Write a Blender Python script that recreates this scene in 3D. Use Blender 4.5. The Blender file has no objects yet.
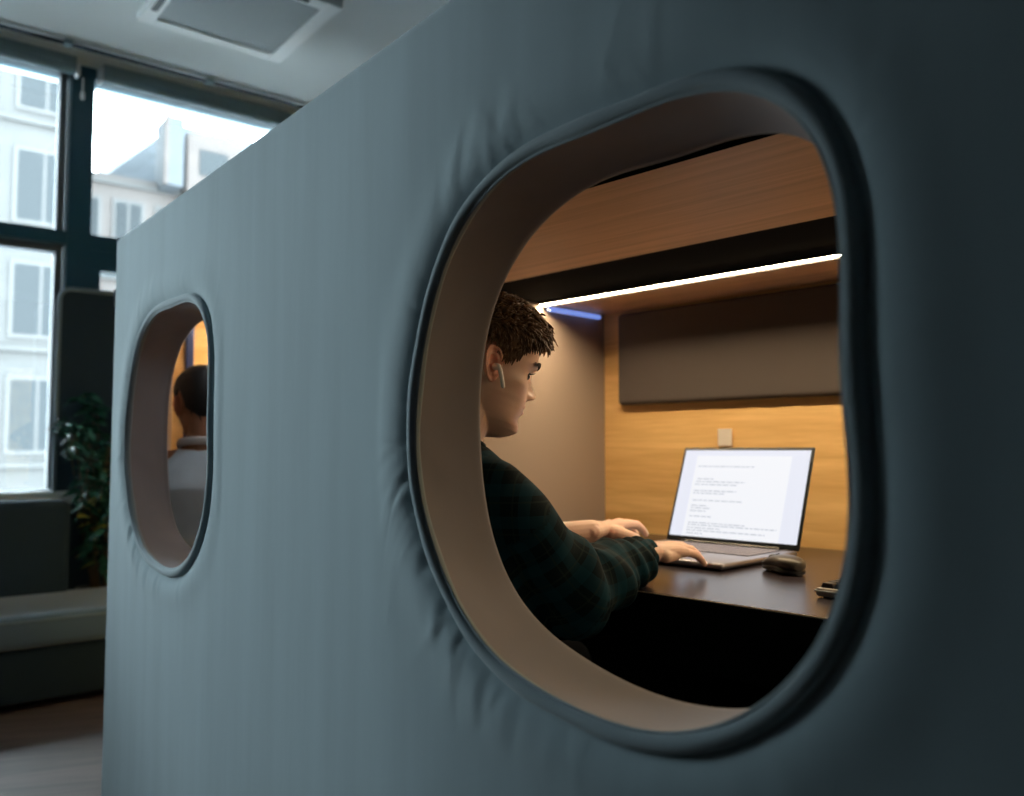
import bpy, bmesh, math, random
import numpy as np
from mathutils import Vector, Matrix
random.seed(7); rng = np.random.default_rng(7)
SC = bpy.context.scene; COL = SC.collection
pi = math.pi

# ---------------------------------------------------------------- camera, world, exposure
PITCH = math.atan(52/850); YAW = math.atan(682/850)
fw = Vector((-math.cos(YAW), math.sin(YAW), 0)); rt = Vector((math.sin(YAW), math.cos(YAW), 0)); up = Vector((0, 0, 1))
Fv = fw*math.cos(PITCH)+up*math.sin(PITCH); Uv = -fw*math.sin(PITCH)+up*math.cos(PITCH)
cd = bpy.data.cameras.new('camera'); cam = bpy.data.objects.new('camera', cd); COL.objects.link(cam)
M = Matrix((rt, Uv, -Fv)).transposed().to_4x4(); M.translation = (0, -.629, 1.0); cam.matrix_world = M
cd.sensor_width = 36; cd.lens = 850/1024*36; cd.clip_start = .02; cd.clip_end = 300
cd.dof.use_dof = True; cd.dof.focus_distance = 1.42; cd.dof.aperture_fstop = 2.9
SC.camera = cam
SC.view_settings.view_transform = 'Standard'; SC.view_settings.look = 'None'
SC.view_settings.gamma = 1; SC.view_settings.use_curve_mapping = False
SC.view_settings.exposure = 0.0
SC.cycles.use_denoising = True
SC.cycles.max_bounces = 10; SC.cycles.diffuse_bounces = 6; SC.cycles.transparent_max_bounces = 12
SC.cycles.sample_clamp_indirect = 6; SC.cycles.caustics_reflective = False; SC.cycles.caustics_refractive = False
SKY = 27.0
wd = bpy.data.worlds.new('sky'); SC.world = wd; wd.use_nodes = True
nt = wd.node_tree; bg = nt.nodes['Background']
tc = nt.nodes.new('ShaderNodeTexCoord'); sx = nt.nodes.new('ShaderNodeSeparateXYZ'); cr = nt.nodes.new('ShaderNodeValToRGB')
nt.links.new(tc.outputs['Generated'], sx.inputs[0]); nt.links.new(sx.outputs['Z'], cr.inputs[0])
cr.color_ramp.elements[0].color = (.84, .93, .98, 1); cr.color_ramp.elements[1].color = (.70, .88, 1.0, 1)
nt.links.new(cr.outputs[0], bg.inputs[0]); bg.inputs[1].default_value = SKY

def area(name, loc, rot, sx_, sy_, power, color=(1, 1, 1), portal=False):
    l = bpy.data.lights.new(name, 'AREA'); l.shape = 'RECTANGLE'; l.size = sx_; l.size_y = sy_
    l.energy = power; l.color = color
    if portal: l.cycles.is_portal = True
    o = bpy.data.objects.new(name, l); COL.objects.link(o); o.location = loc; o.rotation_euler = rot
    return o
BAYS = [(-2.7, -1.38), (-1.28, .295), (.405, 2.0)]
for i, (a, b) in enumerate(BAYS):      # light portals for the daylight in each window bay
    area('window_portal', (-4.95, (a+b)/2, 1.87), (0, -pi/2, 0), 2.25, b-a, 1, portal=True)

# ---------------------------------------------------------------- materials
MAT = {}
def mat(name, col, rough=.6, metal=0, bump=None, var=None, sheen=0, emis=None, es=0, spec=.5, coat=0):
    """bump=(scale, strength, dist); var=(scale xyz, amount)"""
    m = bpy.data.materials.new(name); m.use_nodes = True; n = m.node_tree; b = n.nodes['Principled BSDF']
    b.inputs['Base Color'].default_value = (*col, 1); b.inputs['Roughness'].default_value = rough
    b.inputs['Metallic'].default_value = metal; b.inputs['Specular IOR Level'].default_value = spec
    if sheen: b.inputs['Sheen Weight'].default_value = sheen; b.inputs['Sheen Roughness'].default_value = .5
    if coat: b.inputs['Coat Weight'].default_value = coat
    if emis: b.inputs['Emission Color'].default_value = (*emis, 1); b.inputs['Emission Strength'].default_value = es
    t = n.nodes.new('ShaderNodeTexCoord')
    if var:
        mp = n.nodes.new('ShaderNodeMapping'); mp.inputs['Scale'].default_value = var[0]
        nz = n.nodes.new('ShaderNodeTexNoise'); nz.inputs['Scale'].default_value = 1; nz.inputs['Detail'].default_value = 5
        r = n.nodes.new('ShaderNodeValToRGB')
        r.color_ramp.elements[0].position = .3; r.color_ramp.elements[1].position = .7
        r.color_ramp.elements[0].color = (*[c*(1-var[1]) for c in col], 1); r.color_ramp.elements[1].color = (*[min(1, c*(1+var[1])) for c in col], 1)
        n.links.new(t.outputs['Object'], mp.inputs[0]); n.links.new(mp.outputs[0], nz.inputs[0]); n.links.new(nz.outputs[0], r.inputs[0])
        n.links.new(r.outputs[0], b.inputs['Base Color'])
    if bump:
        nz = n.nodes.new('ShaderNodeTexNoise'); nz.inputs['Scale'].default_value = bump[0]; nz.inputs['Detail'].default_value = 3
        bp = n.nodes.new('ShaderNodeBump'); bp.inputs['Strength'].default_value = bump[1]; bp.inputs['Distance'].default_value = bump[2]
        n.links.new(t.outputs['Object'], nz.inputs[0]); n.links.new(nz.outputs[0], bp.inputs['Height']); n.links.new(bp.outputs[0], b.inputs['Normal'])
    MAT[name] = m; return m
def wood(name, c1, c2, rough, stretch, rotz=0, detail=6):
    m = bpy.data.materials.new(name); m.use_nodes = True; n = m.node_tree; b = n.nodes['Principled BSDF']; b.inputs['Roughness'].default_value = rough
    t = n.nodes.new('ShaderNodeTexCoord'); r0 = n.nodes.new('ShaderNodeMapping'); r0.inputs['Rotation'].default_value = (0, 0, -rotz)
    mp = n.nodes.new('ShaderNodeMapping'); mp.inputs['Scale'].default_value = stretch
    nz = n.nodes.new('ShaderNodeTexNoise'); nz.inputs['Scale'].default_value = 1; nz.inputs['Detail'].default_value = detail; nz.inputs['Distortion'].default_value = 1.2
    n2 = n.nodes.new('ShaderNodeTexNoise'); n2.inputs['Scale'].default_value = 7; n2.inputs['Detail'].default_value = 4
    mx = n.nodes.new('ShaderNodeMath'); mx.operation = 'MULTIPLY_ADD'; mx.inputs[1].default_value = .35
    r = n.nodes.new('ShaderNodeValToRGB')
    r.color_ramp.elements[0].position = .45; r.color_ramp.elements[1].position = .85
    r.color_ramp.elements[0].color = (*c2, 1); r.color_ramp.elements[1].color = (*c1, 1)
    n.links.new(t.outputs['Object'], r0.inputs[0]); n.links.new(r0.outputs[0], mp.inputs[0]); n.links.new(mp.outputs[0], nz.inputs[0]); n.links.new(mp.outputs[0], n2.inputs[0])
    n.links.new(n2.outputs[0], mx.inputs[0]); n.links.new(nz.outputs[0], mx.inputs[2]); n.links.new(mx.outputs[0], r.inputs[0]); n.links.new(r.outputs[0], b.inputs['Base Color'])
    bp = n.nodes.new('ShaderNodeBump'); bp.inputs['Strength'].default_value = .15; bp.inputs['Distance'].default_value = .002
    n.links.new(mx.outputs[0], bp.inputs['Height']); n.links.new(bp.outputs[0], b.inputs['Normal'])
    MAT[name] = m; return m
IR = math.radians(5.67)                 # the booth's inner walls stand a few degrees off its front
mat('booth_fabric', (.27, .362, .395), .9, bump=(900, .35, .0006), var=((16, 16, 1.6), .07), sheen=.25)
mat('lining_fabric', (.235, .222, .236), .9, bump=(700, .3, .0005), var=((9, 9, 4), .08), sheen=.2)
mat('piping_fabric', (.24, .31, .335), .85, bump=(900, .25, .0004), sheen=.2)
mat('partition_fabric', (.28, .215, .175), .9, bump=(900, .3, .0005))
mat('pad_fabric', (.082, .068, .062), .9, bump=(900, .4, .0006))
wood('oak_wall', (.85, .56, .235), (.64, .37, .13), .5, (1.2, 1.2, 16), IR)
wood('oak_ceiling', (.88, .54, .31), (.68, .40, .21), .5, (1.3, 30, 30), IR)
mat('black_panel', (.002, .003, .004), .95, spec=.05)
mat('desk_top', (.024, .018, .024), .26, bump=(1500, .12, .0003), spec=.6)
mat('desk_edge', (.45, .32, .2), .5)
mat('black_metal', (.01, .012, .014), .4, metal=.6)
mat('white_plaster', (.80, .85, .86), .9, bump=(60, .1, .001))
mat('grey_plaster', (.07, .08, .085), .9)
mat('frame_teal', (.003, .058, .088), .45)
mat('frame_white', (.75, .8, .83), .5)
mat('sash_grey', (.09, .105, .115), .6)
mat('blind_grey', (.26, .38, .44), .6)
mat('ac_white', (.92, .96, .97), .45)
mat('ac_slat', (.50, .56, .58), .5)
mat('dark_slot', (.01, .02, .02), .6)
mat('couch_fabric', (.12, .175, .235), .95, bump=(500, .3, .001), sheen=.5)
mat('couch_dark', (.020, .038, .056), .95, bump=(500, .3, .001))
mat('couch_piping', (.20, .25, .29), .8)
mat('pot_grey', (.05, .055, .06), .7)
mat('soil', (.02, .013, .008), 1)
mat('stem_brown', (.09, .06, .03), .8)
mat('leaf_green', (.035, .12, .085), .26, var=((14, 14, 14), .55))
mat('leaf_yellow', (.36, .33, .04), .4, var=((20, 20, 20), .3))
wood('floor_oak', (.19, .125, .10), (.10, .062, .048), .5, (1.2, 9, 9), 1.2)
mat('laptop_alu', (.32, .31, .35), .35, metal=.85)
mat('laptop_black', (.008, .012, .014), .3)
mat('key_grey', (.16, .15, .19), .5)
mat('screen_page', (.02, .02, .02), .3, emis=(.93, .95, 1.0), es=.95)
mat('screen_margin', (.02, .02, .02), .3, emis=(.86, .89, 1.0), es=.92)
mat('screen_text', (.02, .02, .02), .3, emis=(.62, .66, .74), es=.80)
mat('mouse_grey', (.055, .048, .04), .38)
mat('mouse_black', (.008, .008, .009), .35)
mat('keyboard_silver', (.36, .34, .32), .4, metal=.3)
mat('keycap_dark', (.02, .02, .022), .5)
mat('note_cream', (.95, .88, .80), .7)
mat('earbud_white', (.95, .93, .90), .25)
mat('led_warm', (.8, .8, .8), .5, emis=(1.0, .76, .47), es=200)
mat('led_soft', (.8, .8, .8), .5, emis=(1.0, .70, .40), es=130)
mat('fill_white', (.8, .8, .8), .5, emis=(.9, .95, 1.0), es=45)  # for the added fill strip in the far bay
mat('glow_blue', (.3, .4, .6), .4, emis=(.22, .36, 1.0), es=.75)  # glow for the painted bluish highlight, not a lamp
mat('strip_blue', (.06, .09, .25), .3, metal=.4)
mat('seat_brown', (.10, .07, .05), .7)
mat('trousers_black', (.003, .004, .006), 1.0, spec=.05, bump=(700, .4, .001))
mat('eye_white', (.7, .66, .62), .2)
mat('iris_brown', (.03, .015, .008), .15)
mat('brow_hair', (.03, .016, .01), .7)
mat('hair_brown', (.125, .062, .027), .42, var=((60, 60, 60), .35))
mat('hair_black', (.008, .007, .007), .5)
mat('shirt_pale', (.66, .78, .86), .85, bump=(700, .3, .0006), var=((9, 9, 9), .1))
mat('shirt_collar', (.62, .58, .55), .8)
mat('brick_pink', (.044, .036, .033), .9, var=((.8, .8, 2.5), .12))
mat('facade_grey', (.034, .034, .0335), .9, var=((.6, .6, 1.5), .1))
mat('facade_cream', (.046, .0395, .037), .9, var=((.7, .7, 2), .08))
mat('slate', (.027, .032, .038), .8, var=((1, 1, 5), .15))
mat('street_pane', (.026, .029, .031), .9, spec=.0)
mat('street_frame', (.036, .036, .036), .7)
mat('bounce_ground', (.6, .6, .6), .9)  # unseen ground, colour raised to bounce daylight up onto the ceiling
def skinmat(name, col):
    m = mat(name, col, .48, bump=(350, .12, .0008)); n = m.node_tree; b = n.nodes['Principled BSDF']
    b.inputs['Subsurface Weight'].default_value = .12; b.inputs['Subsurface Radius'].default_value = (.012, .004, .002); b.inputs['Subsurface Scale'].default_value = 1
    at = n.nodes.new('ShaderNodeAttribute'); at.attribute_name = 'tint'
    mx = n.nodes.new('ShaderNodeMix'); mx.data_type = 'RGBA'; mx.blend_type = 'MULTIPLY'; mx.inputs[0].default_value = 1
    mx.inputs[6].default_value = (*col, 1); n.links.new(at.outputs['Color'], mx.inputs[7]); n.links.new(mx.outputs[2], b.inputs['Base Color'])
skinmat('skin_light', (.82, .55, .43)); skinmat('skin_tan', (.42, .21, .12))
def plaidmat():
    m = mat('plaid', (.005, .012, .016), .85, spec=.15, bump=(900, .3, .0005)); n = m.node_tree; b = n.nodes['Principled BSDF']
    at = n.nodes.new('ShaderNodeAttribute'); at.attribute_name = 'st'; s = n.nodes.new('ShaderNodeSeparateXYZ'); n.links.new(at.outputs['Vector'], s.inputs[0])
    def stripe(sock, per, w, off=0):
        a = n.nodes.new('ShaderNodeMath'); a.operation = 'ADD'; a.inputs[1].default_value = off; n.links.new(sock, a.inputs[0])
        p = n.nodes.new('ShaderNodeMath'); p.operation = 'PINGPONG'; p.inputs[1].default_value = per/2; n.links.new(a.outputs[0], p.inputs[0])
        l = n.nodes.new('ShaderNodeMath'); l.operation = 'LESS_THAN'; l.inputs[1].default_value = w/2; n.links.new(p.outputs[0], l.inputs[0]); return l.outputs[0]
    cur = None
    for sock, per, w, off, col, fac in (('X', .052, .020, 0, (.005, .050, .075), .45), ('Y', .052, .020, 0, (.005, .050, .075), .40), ('X', .052, .003, .02, (.02, .035, .03), .5), ('Y', .052, .003, .02, (.02, .035, .03), .5)):
        mk = stripe(s.outputs[sock], per, w, off)
        f = n.nodes.new('ShaderNodeMath'); f.operation = 'MULTIPLY'; f.inputs[1].default_value = fac; n.links.new(mk, f.inputs[0])
        mx = n.nodes.new('ShaderNodeMix'); mx.data_type = 'RGBA'; n.links.new(f.outputs[0], mx.inputs[0]); mx.inputs[7].default_value = (*col, 1)
        if cur is None: mx.inputs[6].default_value = (.002, .010, .014, 1)
        else: n.links.new(cur, mx.inputs[6])
        cur = mx.outputs[2]
    n.links.new(cur, b.inputs['Base Color'])
plaidmat()
def glassmat():
    m = bpy.data.materials.new('window_glass'); m.use_nodes = True; n = m.node_tree; n.nodes.clear()
    o = n.nodes.new('ShaderNodeOutputMaterial'); t = n.nodes.new('ShaderNodeBsdfTransparent'); g = n.nodes.new('ShaderNodeBsdfGlossy'); g.inputs['Roughness'].default_value = .02
    fr = n.nodes.new('ShaderNodeFresnel'); fr.inputs[0].default_value = 1.45; mx = n.nodes.new('ShaderNodeMixShader')
    t.inputs[0].default_value = (.95, .98, .98, 1)
    n.links.new(fr.outputs[0], mx.inputs[0]); n.links.new(t.outputs[0], mx.inputs[1]); n.links.new(g.outputs[0], mx.inputs[2]); n.links.new(mx.outputs[0], o.inputs[0]); MAT['window_glass'] = m
glassmat()

# ---------------------------------------------------------------- mesh helpers
def empty(name, loc, label=None, cat=None, group=None, kind=None):
    o = bpy.data.objects.new(name, None); COL.objects.link(o); o.location = loc; o.empty_display_size = .05
    return tag(o, label, cat, group, kind)
def tag(o, label=None, cat=None, group=None, kind=None):
    if label: o['label'] = label
    if cat: o['category'] = cat
    if group: o['group'] = group
    if kind: o['kind'] = kind
    return o
def wloc(p):
    v = Vector((0, 0, 0))
    while p: v += p.location; p = p.parent
    return v
def mesh(name, V, Fs, m, parent=None, smooth=False, auto=None):
    """V in world coordinates; the object's origin sits at its parent's (or at its own centre when top-level)."""
    V = np.asarray(V, float); me = bpy.data.meshes.new(name)
    o = bpy.data.objects.new(name, me); COL.objects.link(o)
    if parent: off = np.array(wloc(parent)); o.parent = parent
    else: off = np.array([(V[:, 0].min()+V[:, 0].max())/2, (V[:, 1].min()+V[:, 1].max())/2, V[:, 2].min()]); o.location = off
    me.from_pydata((V-off).tolist(), [], [list(map(int, f)) for f in Fs]); me.update()
    me.materials.append(MAT[m])
    if smooth: me.polygons.foreach_set('use_smooth', [True]*len(me.polygons))
    if auto is not None: me.set_sharp_from_angle(angle=math.radians(auto))
    return o
class MB:
    def __init__(s): s.V = []; s.F = []; s.n = 0
    def add(s, V, F):
        V = np.asarray(V, float); s.V.append(V); s.F += [[i+s.n for i in f] for f in F]; s.n += len(V); return s
    def box(s, lo, hi, T=None, bev=0, seg=2):
        lo = np.array(lo, float); hi = np.array(hi, float); bm = bmesh.new(); bmesh.ops.create_cube(bm, size=1)
        c = (lo+hi)/2; d = hi-lo
        for v in bm.verts: v.co = Vector((v.co.x*d[0]+c[0], v.co.y*d[1]+c[1], v.co.z*d[2]+c[2]))
        if bev: bmesh.ops.bevel(bm, geom=bm.edges[:], offset=min(bev, .49*min(d)), segments=seg, affect='EDGES', profile=.5)
        bm.verts.index_update(); V = np.array([v.co[:] for v in bm.verts]); F = [[v.index for v in f.verts] for f in bm.faces]; bm.free()
        if T: V = np.array([T(p) for p in V])
        return s.add(V, F)
    def tube(s, P, R, ns=12, per=None, ell=None, upv=(0, 0, 1), cap=True):
        """swept tube; P path points, R radii; round ends"""
        P = np.asarray(P, float); R = np.broadcast_to(np.asarray(R, float), (len(P),)).copy()
        if per: P, R = cr_spline(P, R, per)
        T = np.gradient(P, axis=0); T /= np.linalg.norm(T, axis=1)[:, None]+1e-12
        if cap:
            k = 3; pre = []; post = []
            for i in range(k):
                a = pi/2*(i+.3)/(k+.3)
                pre.append((P[0]-T[0]*R[0]*math.cos(a), R[0]*math.sin(a), T[0])); post.append((P[-1]+T[-1]*R[-1]*math.cos(a), R[-1]*math.sin(a), T[-1]))
            P = np.vstack([[x[0] for x in pre], P, [x[0] for x in post[::-1]]]); R = np.concatenate([[x[1] for x in pre], R, [x[1] for x in post[::-1]]]); T = np.vstack([[x[2] for x in pre], T, [x[2] for x in post[::-1]]])
        u = np.array(upv, float); V = []; th = np.linspace(0, 2*pi, ns, endpoint=False)
        e = ell if ell else (1, 1)
        if abs(u@T[0]) > .95: u = np.array([1., 0, 0]) if abs(T[0][0]) < .9 else np.array([0, 1., 0])
        for p, r, t in zip(P, R, T):
            u = u-t*(u@t); u /= np.linalg.norm(u)+1e-12; w = np.cross(t, u)
            V.append(p+r*(e[0]*np.cos(th)[:, None]*w+e[1]*np.sin(th)[:, None]*u))
        n = len(P); F = [[i*ns+j, i*ns+(j+1) % ns, (i+1)*ns+(j+1) % ns, (i+1)*ns+j] for i in range(n-1) for j in range(ns)]
        F += [list(range(ns))[::-1], [(n-1)*ns+j for j in range(ns)]]
        return s.add(np.vstack(V), F)
    def loft(s, rings, closed=True, caps=True):
        ns = len(rings[0]); n = len(rings)
        F = [[i*ns+j, i*ns+(j+1) % ns, (i+1)*ns+(j+1) % ns, (i+1)*ns+j] for i in range(n-1) for j in range(ns if closed else ns-1)]
        if caps: F += [list(range(ns))[::-1], [(n-1)*ns+j for j in range(ns)]]
        return s.add(np.vstack(rings), F)
    def cyl(s, p0, p1, r, ns=24): return s.tube([p0, p1], [r, r], ns, cap=False)
    def build(s, name, m, parent=None, smooth=False, auto=None): return mesh(name, np.vstack(s.V), s.F, m, parent, smooth, auto)
def cr_spline(P, R, k):
    P = np.asarray(P, float); n = len(P); Q = []; S = []
    ext = np.vstack([2*P[0]-P[1], P, 2*P[-1]-P[-2]]); er = np.concatenate([[R[0]], R, [R[-1]]])
    for i in range(n-1):
        for j in range(k):
            t = j/k; a, b, c, d = ext[i:i+4]
            Q.append(.5*((2*b)+(c-a)*t+(2*a-5*b+4*c-d)*t*t+(3*b-a-3*c+d)*t**3))
            S.append(er[i+1]*(1-t)+er[i+2]*t)
    Q.append(P[-1]); S.append(R[-1]); return np.array(Q), np.array(S)
def voxel(mb, size, smooth_it=2, fac=.5):
    """union of overlapping closed shapes -> one continuous surface (V, F)"""
    me = bpy.data.meshes.new('tmp'); me.from_pydata(np.vstack(mb.V).tolist(), [], mb.F); o = bpy.data.objects.new('tmp', me); COL.objects.link(o)
    bm = bmesh.new(); bm.from_mesh(me); bmesh.ops.recalc_face_normals(bm, faces=bm.faces[:]); bm.to_mesh(me); bm.free()
    r = o.modifiers.new('r', 'REMESH'); r.mode = 'VOXEL'; r.voxel_size = size
    if smooth_it: sm = o.modifiers.new('s', 'SMOOTH'); sm.factor = fac; sm.iterations = smooth_it
    dg = bpy.context.evaluated_depsgraph_get(); ev = o.evaluated_get(dg); m2 = ev.to_mesh()
    V = np.empty(len(m2.vertices)*3); m2.vertices.foreach_get('co', V); N = np.empty(len(m2.vertices)*3); m2.vertices.foreach_get('normal', N)
    F = [list(p.vertices) for p in m2.polygons]; ev.to_mesh_clear(); bpy.data.objects.remove(o); bpy.data.meshes.remove(me)
    return V.reshape(-1, 3), N.reshape(-1, 3), F
def vcolor(o, name, C):
    a = o.data.attributes.new(name, 'FLOAT_COLOR', 'POINT'); a.data.foreach_set('color', np.asarray(C, np.float32).ravel())
def vvec(o, name, C):
    a = o.data.attributes.new(name, 'FLOAT_VECTOR', 'POINT'); a.data.foreach_set('vector', np.asarray(C, np.float32).ravel())

UX = np.array([math.cos(IR), math.sin(IR), 0]); UY = np.array([-math.sin(IR), math.cos(IR), 0]); O0 = np.array([-2.0, 1.369, 0])
def IW(p): return O0+UX*p[0]+UY*p[1]+np.array([0, 0, p[2]])        # booth interior frame -> world (a along the oak wall, b away from it)

# ---------------------------------------------------------------- room shell
X0, X1, Y0, Y1, H = -4.86, 3.2, -3.6, 3.4, 3.03
def struct(o): o['kind'] = 'structure'; return o
struct(MB().box((X0-.3, Y0-.1, -.1), (X1+.1, Y1+.1, 0)).build('floor', 'floor_oak'))
struct(MB().box((X0-.3, Y0-.1, H), (X1+.1, Y1+.1, H+.1)).build('ceiling', 'white_plaster'))
struct(MB().box((X1, Y0, 0), (X1+.1, Y1, H)).build('wall_right', 'grey_plaster'))
struct(MB().box((X0, Y0-.1, 0), (X1, Y0, H)).build('wall_front', 'grey_plaster'))
struct(MB().box((X0, Y1, 0), (X1, Y1+.1, H)).build('wall_back', 'grey_plaster'))
wl = MB().box((X0-.3, Y0, 0), (X0, Y1, .74)).box((X0-.3, BAYS[-1][1], .74), (X0, Y1, H)).box((X0-.3, Y0, .74), (X0, BAYS[0][0], H))
struct(wl.build('wall_left', 'grey_plaster'))
struct(MB().box((-2.35, -1.5, 0), (-2.05, -.82, H)).build('light_blocker_wall', 'grey_plaster'))  # added unseen wall section, blocks window light so the booth front darkens rightwards
for i, (a, b) in enumerate(BAYS):
    w = struct(empty(f'window_{i+1}', (X0, (a+b)/2, .76)))
    f = MB(); pr = .10
    f.box((X0-.12, b-.0, .76), (X0+.02, b+.11, H)) if i < 2 else None
    f.box((X0-.12, a-.02, .76), (X0, a, H)); f.box((X0-.12, a, H-.05), (X0+.01, b, H))
    f.box((X0-.10, a, 2.068 if i < 2 else 2.055), (X0+.015, b, 2.135))
    if i == 2: f.box((X0-.098, a, .79), (X0+.008, a+.055, 2.0)); f.box((X0-.10, a, 1.95), (X0+.01, b, 2.06))
    f.box((X0-.10, a, .76), (X0, b, .79))
    f.build('window_frame', 'frame_teal', w)
    if i < 2:
        s = MB()
        for z0, z1 in ((.79, 2.068), (2.135, 2.98)):
            s.box((X0-.11, b-.045, z0), (X0-.03, b-.012, z1)); s.box((X0-.11, a+.01, z0), (X0-.03, a+.04, z1))
        s.box((X0-.11, a+.04, 2.03), (X0-.03, b-.045, 2.062)); s.build('sash', 'sash_grey', w)
    MB().box((X0-.085, a, .79), (X0-.079, b, 2.07)).build('pane', 'window_glass', w)
    MB().box((X0-.085, a, 2.13), (X0-.079, b, H-.05)).build('pane', 'window_glass', w)
    # roller blind housing, a thing of its own hung under the head
    rb = empty('roller_blind', (X0+.10, (a+b)/2, 2.93), ['rolled up grey window blind in the far left bay', 'rolled up grey blind over the left window with hanging pull chain', 'rolled up grey blind over the window above the booth corner'][i], 'blind', 'roller blinds under the ceiling')
    c = MB(); c.tube([(X0+.085, a+.02, 2.975), (X0+.085, b-.0, 2.975)], .030, 16, cap=False); c.box((X0+.05, a+.02, 2.985), (X0+.12, b, 3.028)); c.build('blind_tube', 'blind_grey', rb, auto=40, smooth=True)
    for y in (a, b): MB().box((X0+.05, y-.0, 2.935), (X0+.12, y+.02, 3.01), bev=.008).build('end_bracket', 'frame_white', rb)
    MB().tube([(X0+.10, b+.035, 2.93), (X0+.10, b+.035, 2.84)], .004, 8).tube([(X0+.10, b+.035, 2.85), (X0+.10, b+.035, 2.825)], .011, 10).build('pull_chain', 'frame_white', rb, smooth=True)
struct(MB().box((X0-.02, Y0, .74), (X0+.24, .42, .800), bev=.012).build('trim_1', 'frame_white'))
# thin curtain rail on the ceiling
rl = MB().tube([(-4.58, -3.5, 3.012), (-4.58, 2.6, 3.012)], .010, 8)
rail = rl.build('ceiling_rail', 'couch_dark', smooth=True); tag(rail, 'thin grey cable rail running along the ceiling near the windows', 'rail')
for y in (-2.8, -1.6, -.6, .22, .92, 1.6, 2.3): MB().box((-4.605, y-.02, 3.0), (-4.555, y+.02, 3.03), bev=.006).build('rail_clip', 'blind_grey', rail)

# ceiling air conditioner
ac = empty('ceiling_air_conditioner', (-3.75, .78, 3.03), 'white square air conditioning cassette with ribbed grille set in the ceiling', 'air conditioner')
cx0, cy0, hs = -3.735, .76, .35
fr = MB()
def ringbox(mb, cx, cy, o_, i_, z0, z1, bev=.006):
    mb.box((cx-o_, cy-o_, z0), (cx+o_, cy-i_, z1), bev=bev).box((cx-o_, cy+i_, z0), (cx+o_, cy+o_, z1), bev=bev)
    mb.box((cx-o_, cy-i_, z0), (cx-i_, cy+i_, z1), bev=bev).box((cx+i_, cy-i_, z0), (cx+o_, cy+i_, z1), bev=bev)
ringbox(fr, cx0, cy0, hs, .278, 2.99, 3.03); fr.build('cassette_frame', 'ac_white', ac)
g = MB().box((cx0-.278, cy0-.278, 3.015), (cx0+.278, cy0+.278, 3.025))
g.build('grille_back', 'couch_dark', ac)
g = MB()
for i in range(19):
    x = cx0-.268+i*.536/18; g.box((x-.008, cy0-.276, 2.997), (x+.008, cy0+.276, 3.016))
g.build('grille', 'ac_slat', ac)
for sgn, axis in ((1, 0), (-1, 1)):
    d = .314*sgn
    if axis == 0: lo, hi = (cx0+d-.014, cy0-.20, 2.986), (cx0+d+.014, cy0+.20, 2.992)
    else: lo, hi = (cx0-.20, cy0+d-.014, 2.986), (cx0+.20, cy0+d+.014, 2.992)
    MB().box(lo, hi, bev=.0029).build('air_slot', 'dark_slot', ac)

# ---------------------------------------------------------------- outside buildings
def building(name, label, x, y0, y1, z0, z1, depth, wm, rows, cols, ww, wh, roof=None, zs=None):
    b = empty(name, (x, (y0+y1)/2, z0), label, 'building')
    MB().box((x-depth, y0, z0), (x, y1, z1)).build('wall', wm, b)
    for r in range(rows):
        zc = z0+(r+.5)*(z1-z0)/rows if zs is None else zs[r]
        MB().box((x, y0, zc+wh*.9), (x+.15, y1, zc+wh*.9+.14)).build('ledge', 'facade_grey', b)
        for c in range(cols):
            yc = y0+(c+.5)*(y1-y0)/cols
            fr_ = MB().box((x-.02, yc-ww/2-.1, zc-wh/2-.1), (x+.06, yc+ww/2+.1, zc+wh/2+.1)).build('window', 'street_frame', b)
            MB().box((x+.05, yc-ww/2, zc-wh/2), (x+.08, yc-.04, zc+wh/2)).box((x+.05, yc+.04, zc-wh/2), (x+.08, yc+ww/2, zc+wh/2)).build('pane', 'street_pane', fr_)
    if roof:
        V = [(x+.3, y0-.2, z1), (x+.3, y1+.2, z1), (x-depth-.3, y1+.2, z1), (x-depth-.3, y0-.2, z1), (x-depth/2, y0+roof, z1+roof*1.0), (x-depth/2, y1-roof, z1+roof*1.0)]
        mesh('roof', V, [(0, 1, 5, 4), (1, 2, 5), (2, 3, 4, 5), (3, 0, 4), (3, 2, 1, 0)], 'slate', b)
    return b
building('office_building', 'pale tall building with blue grey windows outside the left window', -26, -9, 4.7, -9, 16, 8, 'facade_grey', 8, 7, 1.3, 1.9)
b = building('town_house', 'cream town house with slate roof and dormer outside the right window', -30, 4.9, 17, -9, 10.15, 8, 'facade_cream', 6, 9, .8, 1.4)
mesh('roof', [(-30.2, 4.8, 10.15), (-30.2, 17, 10.15), (-38, 17, 10.15), (-38, 4.8, 10.15), (-32.5, 6.4, 10.5), (-32.5, 9.2, 13.3), (-32.5, 17, 13.4), (-37, 17, 13.4), (-37, 9.2, 13.3)], [(0, 1, 6, 5, 4), (1, 2, 7, 6), (5, 6, 7, 8), (0, 4, 3), (3, 4, 5, 8), (2, 3, 8, 7)], 'slate', b)
MB().box((-30.2, 7.8, 9.85), (-28.9, 8.35, 12.2)).build('turret', 'slate', b)
MB().box((-29.02, 7.72, 9.85), (-28.85, 7.86, 12.35)).build('downpipe', 'brick_pink', b)
MB().box((-31.2, 8.6, 9.5), (-29.3, 10.4, 11.9)).build('dormer_wall', 'brick_pink', b)
MB().box((-29.32, 9.0, 10.5), (-29.27, 10.0, 11.4)).build('window', 'street_pane', b)
struct(MB().box((-60, -40, -9.2), (-5.3, 40, -9.0)).build('ground', 'bounce_ground'))

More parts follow.
